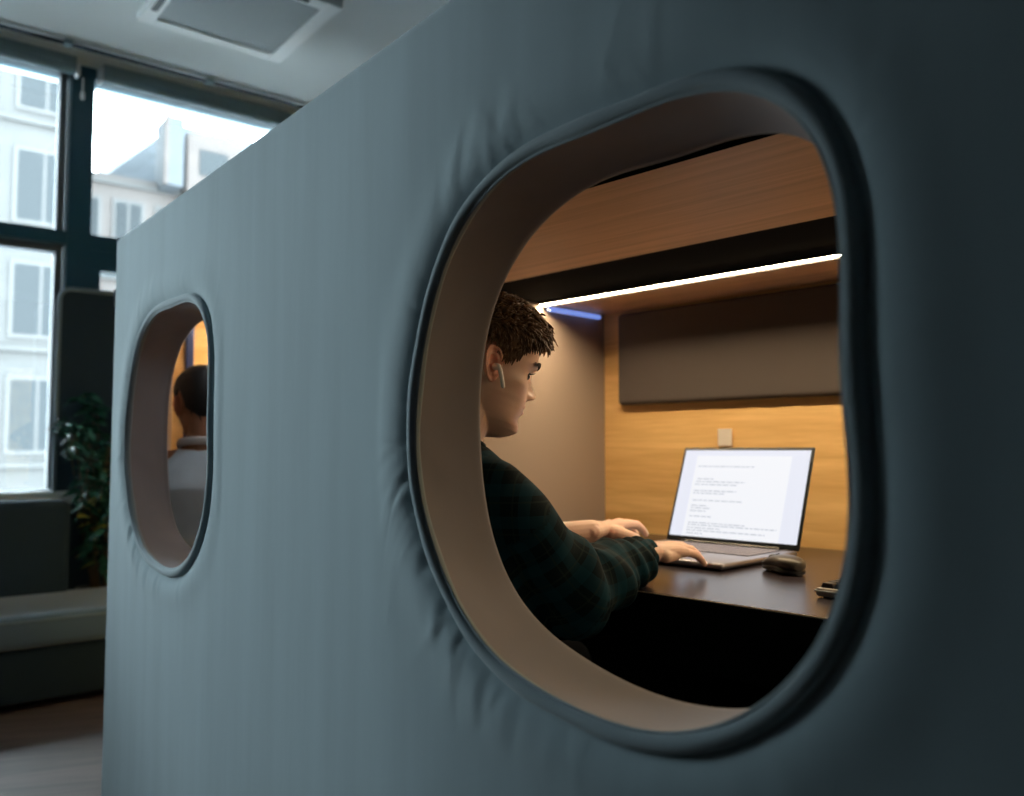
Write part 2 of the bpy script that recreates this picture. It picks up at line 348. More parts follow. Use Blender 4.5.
# ---------------------------------------------------------------- booth
W1 = np.array([(-0.95,1.256),(-0.915,1.293),(-0.881,1.321),(-0.838,1.343),(-0.792,1.358),(-0.739,1.363),(-0.671,1.364),(-0.61,1.363),(-0.576,1.362),(-0.533,1.361),(-0.496,1.357),(-0.462,1.346),(-0.433,1.335),(-0.403,1.315),(-0.38,1.288),(-0.365,1.262),(-0.355,1.232),(-0.35,1.206),(-0.347,1.177),(-0.346,1.118),(-0.345,1.055),(-0.344,1.008),(-0.344,0.961),(-0.346,0.915),(-0.349,0.889),(-0.358,0.861),(-0.375,0.834),(-0.398,0.804),(-0.429,0.776),(-0.461,0.75),(-0.495,0.729),(-0.534,0.714),(-0.584,0.707),(-0.631,0.706),(-0.686,0.707),(-0.748,0.713),(-0.797,0.726),(-0.848,0.747),(-0.893,0.778),(-0.936,0.812),(-0.963,0.854),(-1.004,0.931),(-1.021,1.014),(-1.011,1.098),(-0.987,1.179)])
WI = np.array([(-1.028,1.03),(-1.022,0.955),(-0.995,0.869),(-0.946,0.803),(-0.875,0.759),(-0.789,0.733),(-0.704,0.72),(-0.615,0.719),(-0.537,0.735),(-0.475,0.77),(-0.435,0.817),(-.412,.88),(-.405,.95),(-.402,1.03),(-.403,1.13),(-.41,1.20),(-.425,1.26),(-.45,1.302),(-1.028,1.105),(-1.011,1.179),(-0.974,1.242),(-0.928,1.285),(-0.873,1.321),(-0.816,1.338),(-0.73,1.342),(-0.634,1.342),(-0.55,1.336),(-0.495,1.327)])
WC = np.array([-.683, 1.035])
def polar(P, nh=9):
    d = P-WC; th = np.arctan2(d[:, 1], d[:, 0]); r = np.hypot(*d.T); o = np.argsort(th); th = th[o]; r = r[o]
    g = np.linspace(-pi, pi, 360, endpoint=False); rr = np.interp(g, np.concatenate([th-2*pi, th, th+2*pi]), np.concatenate([r, r, r])); F = np.fft.rfft(rr); F[nh:] = 0
    s = np.fft.irfft(F, 360); return lambda t: np.interp(np.mod(np.asarray(t)+pi, 2*pi)-pi, np.append(g, pi), np.append(s, s[0]))
RO, RI = polar(W1), polar(WI)
HOLES = [-1.462, 0.0]                   # x shift of the far and the near opening
FX0, FX1, FZ = -2.61, 1.2, 1.597
booth = empty('work_booth', (-1.0, .8, 0), 'large grey fabric upholstered work booth with two rounded window openings', 'booth')
fb = MB()
patches = [(-1.80, 0), (-.10, 0)]
rects = [(-2.60, -1.72), (-1.12, -.16)]
def pucker(theta, d, seed):
    r = np.random.default_rng(seed); out = np.zeros_like(d)
    for _ in range(70):
        t0 = r.uniform(-pi, pi); left = .5-.5*math.cos(t0); w = r.uniform(.010, .030); L = r.uniform(.012, .042); A = r.uniform(-.0021, .0017)*(.25+.75*left)
        # cloth hangs: creases lean towards the vertical
        bend = r.uniform(-1.5, 1.5)+2.2*math.cos(t0)*(1 if math.sin(t0) > 0 else -1)*.6; dt = np.mod(theta-t0-bend*d+pi, 2*pi)-pi
        out += A*np.exp(-(dt/w)**2)*(d/L)*np.exp(1-d/L)
    return out
FOLDS = [(-.90, 1.385, .010, .040, .0026), (-.885, 1.375, .007, .030, -.0024), (-.855, 1.40, .012, .040, .0022), (-.815, 1.405, .010, .035, -.0020), (-.78, 1.415, .012, .035, .0018), (-.935, 1.34, .012, .035, -.0018),
         (-.975, .842, .012, .014, -.0040), (-.985, .862, .012, .014, .0026), (-.945, .785, .010, .030, .0026), (-.928, .775, .008, .028, -.0030), (-.898, .742, .010, .034, .0028), (-.882, .728, .007, .030, -.0032), (-.855, .705, .010, .032, .0026),
         (-.838, .695, .007, .028, -.0024), (-.80, .683, .010, .030, .0020), (-.775, .678, .008, .026, -.0020), (-.72, .668, .012, .024, .0016), (-.66, .668, .010, .022, -.0014), (-1.045, .93, .010, .05, -.0012), (-1.06, .80, .014, .06, .0016)]
def vfold(x, z, h):
    return sum(-.55*A*np.exp(-((x-h-x0-(z-z0)*.15)/wx)**2-((z-z0)/wz)**2) for x0, z0, wx, wz, A in FOLDS)
for h, (xa, xb) in zip(HOLES, rects):
    c = WC+[h, 0]
    corners = [math.atan2(z-c[1], x-c[0]) for x in (xa, xb) for z in (0, FZ)]
    ths = np.sort(np.unique(np.concatenate([np.linspace(-pi, pi, 420, endpoint=False), corners]))); nt_ = len(ths)
    ro = RO(ths)
    dx, dz = np.cos(ths), np.sin(ths)
    tx = np.where(dx > 0, (xb-c[0])/np.where(dx == 0, 1, dx), (xa-c[0])/np.where(dx == 0, 1, dx)); tz = np.where(dz > 0, (FZ-c[1])/np.where(dz == 0, 1, dz), (0-c[1])/np.where(dz == 0, -1e-9, dz))
    rmax = np.minimum(tx, tz)
    rings = []
    for s in np.concatenate([[0], np.linspace(0, 1, 56)[1:]**1.35]):
        r = (ro-.006)*(1-s)+rmax*s; d = np.maximum(r-ro, 0)
        fade = np.clip((rmax-r)/np.maximum(.4*(rmax-ro), 1e-4), 0, 1); fade = fade*fade*(3-2*fade)
        xx = c[0]+r*dx; y = .010*np.exp(-(d/.016)**1.5)+fade*(vfold(xx, c[1]+r*dz, h)*np.clip(d/.008, 0, 1)+pucker(ths, d, 3 if h else 11)-.0035*np.exp(-((d-.045)/.035)**2))
        rings.append(np.stack([c[0]+r*dx, y, c[1]+r*dz], 1))
    fb.loft(rings, caps=False)
def yquad(mb, x0, x1, z0, z1, y): mb.add([(x0, y, z0), (x1, y, z0), (x1, y, z1), (x0, y, z1)], [(0, 1, 2, 3)])
for x0, x1 in ((FX0, -2.60), (-1.72, -1.12), (-.16, FX1)): yquad(fb, x0, x1, 0, FZ, 0)
# rounded top edge and left end, back of the front panel with matching openings
TH = .13
for h, (xa, xb) in zip(HOLES, rects):
    c = WC+[h, 0]; corners = [math.atan2(z-c[1], x-c[0]) for x in (xa, xb) for z in (0, FZ)]
    ths = np.sort(np.unique(np.concatenate([np.linspace(-pi, pi, 180, endpoint=False), corners]))); dx, dz = np.cos(ths), np.sin(ths)
    tx = np.where(dx > 0, (xb-c[0])/np.where(dx == 0, 1, dx), (xa-c[0])/np.where(dx == 0, 1, dx)); tz = np.where(dz > 0, (FZ-c[1])/np.where(dz == 0, 1, dz), (0-c[1])/np.where(dz == 0, -1e-9, dz)); rmax = np.minimum(tx, tz)
    ri = RI(ths)
    hi_ = -.065 if h else 0.0
    fb.loft([np.stack([c[0]+r*dx+q*hi_*np.clip(-dx*1.5, 0, 1), np.full_like(dx, TH), c[1]+r*dz], 1) for r, q in ((rmax, 0), (ri+.01, 1))], caps=False)
for x0, x1 in ((FX0, -2.60), (-1.72, -1.12), (-.16, FX1)): yquad(fb, x0, x1, 0, FZ, TH)
fb.build('front_panel', 'booth_fabric', booth, smooth=True, auto=35)
def stripU(prof, p0, p1): return [np.array([np.array(p)+np.array(q) for q in prof]) for p in (p0, p1)]
arc = [(0, .0065-.0065*math.cos(a)-.0, 0) for a in (0,)]
R_ = .016
prof = [(0, R_-R_*math.cos(t), -R_+R_*math.sin(t)) for t in np.linspace(0, pi/2, 7)]+[(0, TH-R_+R_*math.sin(t), -R_+R_*math.cos(t)) for t in np.linspace(0, pi/2, 5)]
prof = [(p[0], p[1]-.0, p[2]+R_) for p in prof]
te = MB().loft([np.array([(x, p[1], FZ+p[2]) for p in prof]) for x in (FX0, FX1)], closed=False, caps=False)
pe = [(-(R_*math.sin(t)), R_-R_*math.cos(t)) for t in np.linspace(0, pi/2, 7)]+[(-R_, TH)]
te.loft([np.array([(FX0+p[0], p[1], z) for p in pe]) for z in (.035, FZ)], closed=False, caps=False)
te.loft([np.array([(FX0+p[0]*s, p[1], FZ+R_*c_) for p in pe]) for s, c_ in ((1, 0), (.7, .7), (0, 1))], closed=False, caps=False)
te.loft([np.array([(FX0+p[0]*s+.03*(1-s)*0, p[1]+.004*(1-s), z) for p in pe]) for s, z in ((1, .035), (.3, .018), (-1.2, 0.0))], closed=False, caps=False)
te.build('edge_wrap', 'booth_fabric', booth, smooth=True, auto=60)
for h in HOLES:
    ths = np.linspace(-pi, pi, 240, endpoint=False); c = WC+[h, 0]; dx, dz = np.cos(ths), np.sin(ths); ro, ri = RO(ths), RI(ths)
    hi_ = -.065 if h else 0.0; ris = ri; wr = np.random.default_rng(5)
    rings = []
    for s in np.linspace(0, 1, 22):
        e = s
        r = (ro-.0150)*(1-e)+ri*e; bul = -.006*math.sin(pi*s)
        wv = np.zeros_like(ths)
        for q in range(14):
            t0 = wr.uniform(-pi, pi) if s == 0 else T0[q]; 
            if s == 0:
                if q == 0: T0 = []; WW = []; AA = []; BB = []
                T0.append(t0); WW.append(wr.uniform(.03, .09)); AA.append(wr.uniform(-.0022, .0022)); BB.append(wr.uniform(-.25, .25))
            dt = np.mod(ths-T0[q]-BB[q]*s+pi, 2*pi)-pi; wv += AA[q]*np.exp(-(dt/WW[q])**2)*math.sin(pi*min(1, s*1.1))
        rr = r-bul+wv if s < 1 else r
        rings.append(np.stack([c[0]+rr*dx+hi_*s*np.clip(-dx*1.5, 0, 1), np.full_like(dx, .002+(TH-.002)*s), c[1]+rr*dz], 1))
    # soft turn-back lip at the inner end
    for t in np.linspace(.2, 1, 5)*pi/2:
        rings.append(np.stack([c[0]+(ri+.012*(1-math.cos(t)))*dx+hi_*np.clip(-dx*1.5, 0, 1), np.full_like(dx, TH+.012*math.sin(t)), c[1]+(ri+.012*(1-math.cos(t)))*dz], 1))
    rings.append(np.stack([c[0]+(ri+.03)*dx+hi_*np.clip(-dx*1.5, 0, 1), np.full_like(dx, TH), c[1]+(ri+.03)*dz], 1))
    MB().loft(rings, caps=False).build('window_lining', 'lining_fabric', booth, smooth=True)
    def closed_tube(off, y, r, ns, wob):
        R = ro-off; t2 = np.linspace(0, 2*pi, ns, endpoint=False); rg = []
        for a in t2:
            rg.append(np.stack([c[0]+(R+r*(1+wob)*math.cos(a))*dx, y+r*(1+wob)*math.sin(a)+0*dx, c[1]+(R+r*(1+wob)*math.cos(a))*dz], 1))
        rg = np.array(rg); nn = len(ths); V = rg.reshape(-1, 3)
        return V, [[i*nn+j, i*nn+(j+1) % nn, ((i+1) % ns)*nn+(j+1) % nn, ((i+1) % ns)*nn+j] for i in range(ns) for j in range(nn)]
    wob = .05*np.sin(ths*9)+.04*np.sin(ths*17+1)
    MB().add(*closed_tube(.0088, .0060, .0098, 18, wob)).build('padded_rim', 'piping_fabric', booth, smooth=True)
    MB().add(*closed_tube(.0190, .0035, .0020, 8, wob*0)).build('welt', 'piping_fabric', booth, smooth=True)
def ibox(lo, hi, name, m, par=booth, bev=0): return MB().box(lo, hi, IW, bev).build(name, m, par, auto=30 if bev else None, smooth=bool(bev))
ibox((-.10, 0, 0), (3.1, .04, 1.47), 'oak_wall_panel', 'oak_wall')
ibox((-.05, -1.27, 0), (0, 0, 1.47), 'partition', 'partition_fabric')
ibox((0, -1.083, 1.45), (3.1, -.615, 1.485), 'ceiling_board', 'oak_ceiling')
ibox((0, -.29, 1.45), (3.1, 0, 1.485), 'ceiling_board', 'oak_ceiling')
ibox((0, -.615, 1.452), (3.1, -.29, 1.485), 'ceiling_channel', 'black_panel')
# shade of the ceiling slit painted as black strip and soffit; roof, outer walls
ibox((0, -1.0865, 1.4502), (2.9, -1.0832, 1.485), 'gap_shade_strip', 'black_panel')  # black strip over the board edge, the slit's shade put into colour
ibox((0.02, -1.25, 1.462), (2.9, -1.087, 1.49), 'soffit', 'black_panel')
MB().box((-3.18, .13, 1.50), (FX1, 1.75, 1.56)).build('roof_panel', 'black_panel', booth)
MB().box((-2.6, .10, 0), (-2.57, .13, 1.5)).build('corner_post', 'black_metal', booth)
th_ = MB(); th_.add([(-2.61, .03, 0), (-3.22, .31, 0), (-3.20, .345, 0), (-2.60, .075, 0), (-2.61, .03, 1.56), (-3.22, .31, 1.56), (-3.20, .345, 1.56), (-2.60, .075, 1.56)],
    [(0, 1, 5, 4), (1, 2, 6, 5), (2, 3, 7, 6), (3, 0, 4, 7), (4, 5, 6, 7), (3, 2, 1, 0)]); th_.build('corner_panel', 'partition_fabric', booth)
MB().box((-3.24, .31, 0), (-3.20, 1.35, 1.56)).build('end_panel', 'oak_wall', booth)
MB().box((-3.20, 1.31, 0), (-2.06, 1.35, 1.56)).build('rear_panel', 'oak_wall', booth)
MB().box((-3.198, .385, .62), (-3.185, .415, 1.47), bev=.005).build('metal_strip', 'strip_blue', booth)
MB().box((FX1, .03, 0), (FX1+.04, 1.75, 1.56)).build('side_panel', 'partition_fabric', booth)
MB().box((-2.56, .13, 0), (FX1, 1.6, .012)).box((-3.18, .40, 0), (-2.56, 1.3, .012)).build('floor_mat', 'pad_fabric', booth)
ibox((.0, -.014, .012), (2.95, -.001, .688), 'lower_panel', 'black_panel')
# padded acoustic board on the oak wall
pd = MB().box((.077, -.032, 1.143), (2.9, 0, 1.44), IW, .02, 5).build('padded_board', 'pad_fabric', booth, smooth=True)
note = MB().box((.432, -.004, 1.012), (.478, -.001, 1.062), lambda p: IW((p[0]+.12*(p[2]-1.03), p[1]-.012*max(0, (p[2]-1.045)/.02), p[2])), .001).build('sticky_note', 'note_cream'); tag(note, 'small cream paper note stuck on oak wall above the laptop', 'note')
# lamps, with an added blue glow and white fill
def led(name, pts, label, cat, w=.014):
    t = empty(name, (IW(pts[0])+IW(pts[1]))/2, label, cat)
    (a0, b0, z0), (a1, b1, z1) = pts
    MB().box((a0, b0-w/2-.003, z0), (a1, b0+w/2+.003, z0+.008), IW).box((a0, b0+w/2, z0-.0055), (a1, b0+w/2+.003, z0), IW).build('housing', 'black_metal', t)
    mesh('diffuser', [IW(p) for p in ((a0+.001, b0-w/2, z0-.0004), (a0+.001, b0+w/2, z0-.0004), (a1-.005, b0+w/2, z0-.0004), (a1-.005, b0-w/2, z0-.0004))], [(0, 1, 2, 3)], 'led_warm', t)
    return t
led('linear_lamp', [(.001, -.308, 1.444), (2.9, -.296, 1.444)], 'long glowing warm white strip lamp under the booth ceiling', 'lamp')
bl = MB().tube([IW((.018, -.285, 1.434)), IW((.018, -.05, 1.434))], [.008, .008], 12).build('blue_highlight_tube', 'glow_blue', smooth=True); tag(bl, 'short glowing tube added as a bluish highlight at top of the brown partition', 'lamp')  # glowing tube stands in for a bluish reflection on the partition top
t = empty('booth_strip_lamp', (-3.05, .85, 1.49), 'warm strip lamp under the ceiling of the far booth bay', 'lamp')
MB().box((-3.06, .42, 1.488), (-3.04, 1.28, 1.50)).build('housing', 'black_metal', t)
MB().box((-3.056, .43, 1.485), (-3.044, 1.27, 1.488)).build('diffuser', 'led_soft', t)

t = empty('booth_strip_lamp', (-2.5, .42, 1.49), 'short white fill strip added to light the man in the pale shirt', 'lamp')  # added fill light, brightens the pale shirt from behind
MB().box((-2.75, .41, 1.488), (-2.30, .43, 1.50)).build('housing', 'black_metal', t)
MB().box((-2.74, .413, 1.485), (-2.31, .427, 1.488)).build('diffuser', 'fill_white', t)

# ---------------------------------------------------------------- desk
desk = empty('desk', IW((1.4, -.45, 0)), 'long dark satin desk with pale front edge inside the near booth bay', 'desk')
MB().box((.004, -.90, .735), (3.0, -.016, .74), IW, .001).build('desk_top', 'desk_top', desk)
MB().box((.004, -.8985, .690), (3.0, -.016, .735), IW).build('core', 'black_panel', desk)
MB().box((.006, -.9015, .7375), (2.99, -.8985, .7392), IW).build('edge_band', 'desk_edge', desk)
MB().box((.30, -.86, .60), (2.9, -.84, .690), IW).build('apron', 'black_panel', desk)
for a in (.25, 2.85):
    for b in (-.82, -.1): MB().box((a-.02, b-.02, .012), (a+.02, b+.02, .69), IW, .003).build('leg', 'black_metal', desk)

# ---------------------------------------------------------------- laptop
lp = empty('laptop', IW((.58, -.40, .742)), 'open silver laptop with white document on its screen', 'laptop')
LA0, LA1, LB0, LB1 = .414, .800, -.585, -.25
b_ = MB().box((LA0, LB0, .744), (LA1, LB1, .757), IW, .006, 3); b_.build('base', 'laptop_alu', lp, smooth=True, auto=40)
f = MB()
for a in (LA0+.03, LA1-.03):
    for b in (LB0+.03, LB1-.03): f.cyl(IW((a, b, .740)), IW((a, b, .745)), .008, 12)
f.build('rubber_foot', 'laptop_black', lp)
MB().box((LA0+.028, LB0+.155, .7568), (LA1-.028, LB1-.03, .7574), IW).build('keyboard_well', 'laptop_black', lp)
kb = MB(); kw = (LA1-LA0-.06)/14; kd = (LB1-.03-LB0-.155-.004)/6
for r in range(6):
    c = 0
    while c < 14:
        w = 5 if (r == 0 and c == 4) else 1
        a = LA0+.03+c*kw; b = LB0+.157+r*kd; kb.box((a+.0015, b+.0015, .7572), (a+w*kw-.0015, b+kd-.0015, .7588), IW, .0005, 1); c += w
kb.build('keys', 'key_grey', lp)
MB().box((LA0+.13, LB0+.012, .7568), (LA1-.13, LB0+.140, .7573), IW).build('trackpad', 'key_grey', lp)
TILT = math.radians(21); SH = .268
def LS(p):      # screen frame: a, height up the lid, thickness back
    a, s, t_ = p; return IW((a, LB1+.004+s*math.sin(TILT)+t_*math.cos(TILT), .757+s*math.cos(TILT)-t_*math.sin(TILT)))
MB().box((LA0, .0, 0), (LA1, SH, .006), LS, .003, 3).build('lid', 'laptop_black', lp, smooth=True, auto=40)
MB().tube([LS((LA0+.05, 0, .003)), LS((LA1-.05, 0, .003))], .006, 12, cap=False).build('hinge', 'laptop_black', lp)
s0, s1 = .014, SH-.009; a0, a1 = LA0+.008, LA1-.008
sc = MB().box((a0, s0, -.0006), (a1, s1, .001), LS).build('display', 'screen_page', lp)
mg = MB()
mg.box((a0, s1-.016, -.0009), (a1, s1, 0), LS); mg.box((a0, s0, -.0009), (a0+.040, s1-.016, 0), LS); mg.box((a1-.048, s0, -.0009), (a1, s1-.016, 0), LS); mg.build('page_margin', 'screen_margin', sc)
tx = MB(); rr = random.Random(3)
for s, a, ln in ((.212, .05, .17), (.176, .055, .05), (.168, .052, .15), (.160, .05, .13), (.142, .05, .13), (.135, .05, .10), (.115, .052, .15), (.100, .052, .05), (.093, .052, .06), (.085, .05, .05), (.070, .052, .07), (.052, .052, .17), (.046, .052, .26), (.038, .052, .10), (.031, .052, .23), (.023, .052, .05)):
    p = a0+a
    while p < a0+a+ln:
        w = rr.uniform(.006, .022); tx.box((p, s-.0013, -.0012), (min(p+w, a0+a+ln), s+.0013, 0), LS); p += w+.004
tx.build('document_text', 'screen_text', sc)

# ---------------------------------------------------------------- mouse
MX = -.008
ms = empty('computer_mouse', IW((.90, -.50, .74)), 'dark grey computer mouse beside the laptop', 'mouse')
def mouse_ring(u, top, bot, wide):
    th = np.linspace(0, 2*pi, 28, endpoint=False)
    return [(math.copysign(abs(math.cos(t))**.8, math.cos(t))*wide, u, bot+(top-bot)*(.5+.5*math.sin(t))) for t in th]
def MT(p, yaw=math.radians(62)):
    c, s = math.cos(yaw), math.sin(yaw); return IW((.895+p[0]*c-p[1]*s, -.50+p[0]*s+p[1]*c, .7405+p[2]))
us = np.linspace(-1, 1, 22)
def prof_m(u): return .039*max(0, 1-abs((u+.18)/1.16)**2.6)**.62 if u < -.18 else .039*max(0.0, 1-abs((u+.18)/1.22)**2.3)**.75
rg = []
for u in np.sin(us*pi/2)*.985:
    w = .031*(1-abs(u)**3.2)**.42*(1-.10*math.exp(-((u-.05)/.35)**2)); rg.append([MT(p) for p in mouse_ring(u*.058, max(.012, prof_m(u)), .009, w)])
MB().loft([np.array(r) for r in rg]).build('shell', 'mouse_grey', ms, smooth=True)
rg = []
for u in np.sin(us*pi/2)*.985:
    w = .0300*(1-abs(u)**3.2)**.42*(1-.12*math.exp(-((u-.05)/.35)**2)); rg.append([MT(p) for p in mouse_ring(u*.057, .012+.010*(1-u*u), .0, w)])
MB().loft([np.array(r) for r in rg]).build('underside', 'mouse_black', ms, smooth=True)
MB().tube([MT((-.0035, .036, .026)), MT((.0035, .036, .026))], .009, 14).build('scroll_wheel', 'mouse_black', ms, smooth=True)
MB().tube([MT((0, .058*.25, .0385)), MT((0, .058*.5, .0335)), MT((0, .058*.8, .0215)), ], .0012, 6, per=3).build('button_gap', 'mouse_black', ms)

# ---------------------------------------------------------------- separate keyboard
kd_ = empty('desktop_keyboard', IW((1.27, -.66, .74)), 'silver keyboard with dark keys at the right of the desk', 'keyboard')
KA0, KA1, KB0, KB1 = 1.080, 1.45, -.735, -.605
MB().box((KA0, KB0, .742), (KA1, KB1, .757), IW, .004, 2).build('case', 'keyboard_silver', kd_, auto=40, smooth=True)
MB().box((KA0-.002, KB0-.002, .7505), (KA1+.002, KB1+.002, .7535), IW, .001, 1).build('case_trim', 'frame_white', kd_)
kk = MB(); nk = 15
for r in range(5):
    for c in range(nk):
        a = KA0+.006+c*(KA1-KA0-.012)/nk; b = KB0+.007+r*(KB1-KB0-.014)/5; w = (KA1-KA0-.012)/nk; d = (KB1-KB0-.014)/5
        V = []
        for z, ins in ((.757, .0010), (.765, .0032)):
            V += [IW((a+ins, b+ins, z)), IW((a+w-ins, b+ins, z)), IW((a+w-ins, b+d-ins, z)), IW((a+ins, b+d-ins, z))]
        kk.add(V, [(0, 1, 5, 4), (1, 2, 6, 5), (2, 3, 7, 6), (3, 0, 4, 7), (4, 5, 6, 7)])
kk.build('keys', 'keycap_dark', kd_)
MB().box((KA0+.01, KB0+.01, .7395), (KA0+.03, KB1-.01, .743), IW).box((KA1-.03, KB0+.01, .7395), (KA1-.01, KB1-.01, .743), IW).build('rubber_foot', 'laptop_black', kd_)

# ---------------------------------------------------------------- people
def head_surface(phi, z):
    """phi 0 = face, +x = the person's right; returns base surface point in head coordinates (z=0 chin)"""
    zz = [-.012, -.004, .004, .012, .022, .032, .042, .055, .070, .085, .105, .120, .137, .155, .175, .195, .212, .225, .232, .2345]
    yf = [.030, .066, .082, .091, .0925, .0885, .0905, .0935, .0935, .0915, .0905, .0925, .0985, .0985, .0945, .084, .065, .042, .022, .0]
    yb = [.0, -.004, -.010, -.016, -.026, -.038, -.055, -.072, -.083, -.089, -.095, -.098, -.099, -.097, -.092, -.080, -.062, -.040, -.020, 0]
    ww = [.010, .026, .034, .041, .0475, .052, .056, .0605, .065, .068, .0705, .072, .0745, .0755, .073, .065, .051, .034, .017, .0]
    yf = np.interp(z, zz, yf); yb = np.interp(z, zz, yb); w = np.interp(z, zz, ww)
    c, s = np.cos(phi), np.sin(phi); n = 2/2.25
    x = w*np.sign(s)*np.abs(s)**n; y = np.where(c > 0, yf*np.abs(c)**n, yb*np.abs(c)**n)
    return x, y
def G(d, s): return np.exp(-(d/s)**2)
def head_mesh(mb, T):
    zs = np.concatenate([np.linspace(-.012, .14, 88), np.linspace(.1425, .23, 34), [.2325, .234]]); ph = np.linspace(-pi, pi, 168, endpoint=False)
    ph = ph-.35*np.sin(ph)*(1)*.9   # denser towards the face
    rings = []
    for z in zs:
        x, y = head_surface(ph, z); fr_ = np.clip(np.cos(ph)*1.6, 0, 1); ax = np.abs(x); dy = np.zeros_like(x)
        hn = np.interp(z, [.069, .074, .0785, .083, .089, .097, .105, .113, .121, .129], [0, .004, .013, .0235, .0245, .0195, .0140, .0090, .0045, .001])
        sxn = np.interp(z, [.066, .084, .095, .12], [.012, .0115, .0085, .0075]); dy += hn*G(x, sxn)
        dy += .0105*G(ax-.0125, .0065)*G(z-.0815, .0065)-.004*G(ax-.0065, .0035)*G(z-.0755, .0030)
        dy -= .0115*G(ax-.031, .0165)*G(z-.1175, .0105); dy -= .004*G(ax-.014, .006)*G(z-.116, .010)
        dy += .0060*G(ax-.032, .0125)*G(z-.1165, .0065)
        dy += .0045*G(ax-.028, .020)*G(z-.1345, .0060)
        dy += .0055*G(x, .019)*G(z-.0615, .0042)+.0065*G(x, .016)*G(z-.0500, .0048)-.0045*G(x, .021)*G(z-.0560, .0018)-.0045*G(x, .016)*G(z-.0385, .0045)
        dy += .0035*G(x, .016)*G(z-.014, .010)
        bx = .0045*G(ax-.055, .02)*G(z-.096, .012)*np.sign(x)-.004*G(ax-.05, .02)*G(z-.060, .018)*np.sign(x)+.0025*G(ax-.05, .02)*G(z-.030, .012)*np.sign(x)
        rings.append(np.array([T((a+b*fr_i, yy+d*fr_i, z)) for a, b, yy, d, fr_i in zip(x, bx, y, dy, fr_)]))
    mb.loft(rings)
def ear_mesh(mb, T, side):
    # side=+1 right ear; u radial, th around; disc with rim
    rings = []
    prof_ = [(1.0, 0.0), (1.06, .25), (1.05, .7), (.98, 1.0), (.90, .95), (.80, .55), (.72, .45), (.60, .72), (.52, .62), (.42, .15), (.25, -.05), (.08, -.05)]
    th = np.linspace(0, 2*pi, 40, endpoint=False); base = []
    def P(u, t, h):
        ex = .0190*(1+.18*math.sin(t)); ez = .0335 if math.sin(t) > 0 else .0305
        y = -ex*math.cos(t)*u; z = ez*math.sin(t)*u
        rim = 1-.75*G(t-pi, .75)*0 - .85*math.exp(-((math.atan2(math.sin(t-pi*1.05), math.cos(t-pi*1.05)))/.55)**2)   # rim fades toward the cheek
        lobe = 1 if z > -.018 else .6
        hh = h*.0085*rim*lobe
        # lean: top back, outer edge away from the skull
        yy = y*math.cos(.20)-z*math.sin(.20); zz2 = z*math.cos(.20)+y*math.sin(.20)
        return T((side*(.0745+.006*(0 if y > 0 else 1)*(-y/.02)+hh+.52*max(0, -y)), yy-.010, .1085+zz2))
    for u, h in prof_: rings.append(np.array([P(u, t, h) for t in th]))
    back = [np.array([T((side*.062, *(np.array(inv)))) for inv in [(-.016*math.cos(t)*.8-.006, .1085+.028*math.sin(t)*.8) for t in th]])]
    rings = back+rings
    mb.loft(rings)
def frame_T(origin, fwd, upv, scale=1.0):
    f = np.array(fwd, float); f /= np.linalg.norm(f); u = np.array(upv, float); u -= f*(u@f); u /= np.linalg.norm(u); r = np.cross(f, u); o = np.array(origin, float)
    def T(p): return o+scale*(r*p[0]+f*p[1]+u*p[2])
    T.r, T.f, T.u, T.o, T.s = r, f, u, o, scale; return T
def hand_mesh(mb, wrist, fwd, upv, thumb, tips=(.0, .0, .0, .0), flex=(.42, .55, .30), spread=.10, scale=1.0, thumb_dir=None, lens=None):
    """thumb=+1 when the thumb is on the frame's right side"""
    T = frame_T(wrist, fwd, upv, scale)
    kn = [(.030, .092, .002), (.010, .097, .005), (-.011, .092, .004), (-.030, .082, -.001)]   # index..little when thumb=+1
    FL = [(.043, .026, .021), (.047, .030, .022), (.043, .028, .021), (.034, .021, .019)]; FR = [.0092, .0094, .0088, .0078]
    mb.tube([T((0, -.03, -.001)), T((0, .0, 0)), T((0, .03, -.002))], [.026*scale*.95, .025*scale, .022*scale], 16, per=4, ell=(1.05, .72), upv=T.u)
    for i, k in enumerate(kn):
        kx = k[0]*thumb
        mb.tube([T((kx*.45, .008, -.002)), T((kx*.8, .05, .000)), T((kx, k[1], k[2]-.002))], [.0135*scale, .0125*scale, .0108*scale], 12, per=4)
    mb.tube([T((.024*thumb, .018, -.008)), T((.026*thumb, .055, -.007))], [.015*scale, .012*scale], 12)     # thenar
    mb.tube([T((-.024*thumb, .018, -.008)), T((-.024*thumb, .06, -.007))], [.013*scale, .011*scale], 12)
    for i, (k, L, R) in enumerate(zip(kn, FL, FR)):
        a = 0; p = np.array([k[0]*thumb, k[1], k[2]-.002]); pts = [p.copy()]; sp = spread*(1.2, .25, -.5, -1.4)[i]*thumb
        for j, l in enumerate(L):
            a += (flex[j]+(tips[i] if j < 2 else tips[i]*.4)); d = np.array([math.sin(sp)*math.cos(a), math.cos(sp)*math.cos(a), -math.sin(a)])
            p = p+d*l; pts.append(p.copy())
        rad = [R*1.12, R*1.02, R*.92, R*.74]
        mb.tube([T(q) for q in pts], [r*scale for r in rad], 12, per=5)
        mb.tube([T(pts[1]-[0, .003, 0]), T(pts[1]+[0, .003, 0])], R*1.10*scale, 10)
    td = thumb_dir or [(.030, .022, -.010), (.052, .048, -.018), (.058, .076, -.022), (.052, .098, -.026)]
    mb.tube([T((q[0]*thumb, q[1], q[2])) for q in td], [.0145*scale, .0122*scale, .0108*scale, .0085*scale], 12, per=5)
    return T
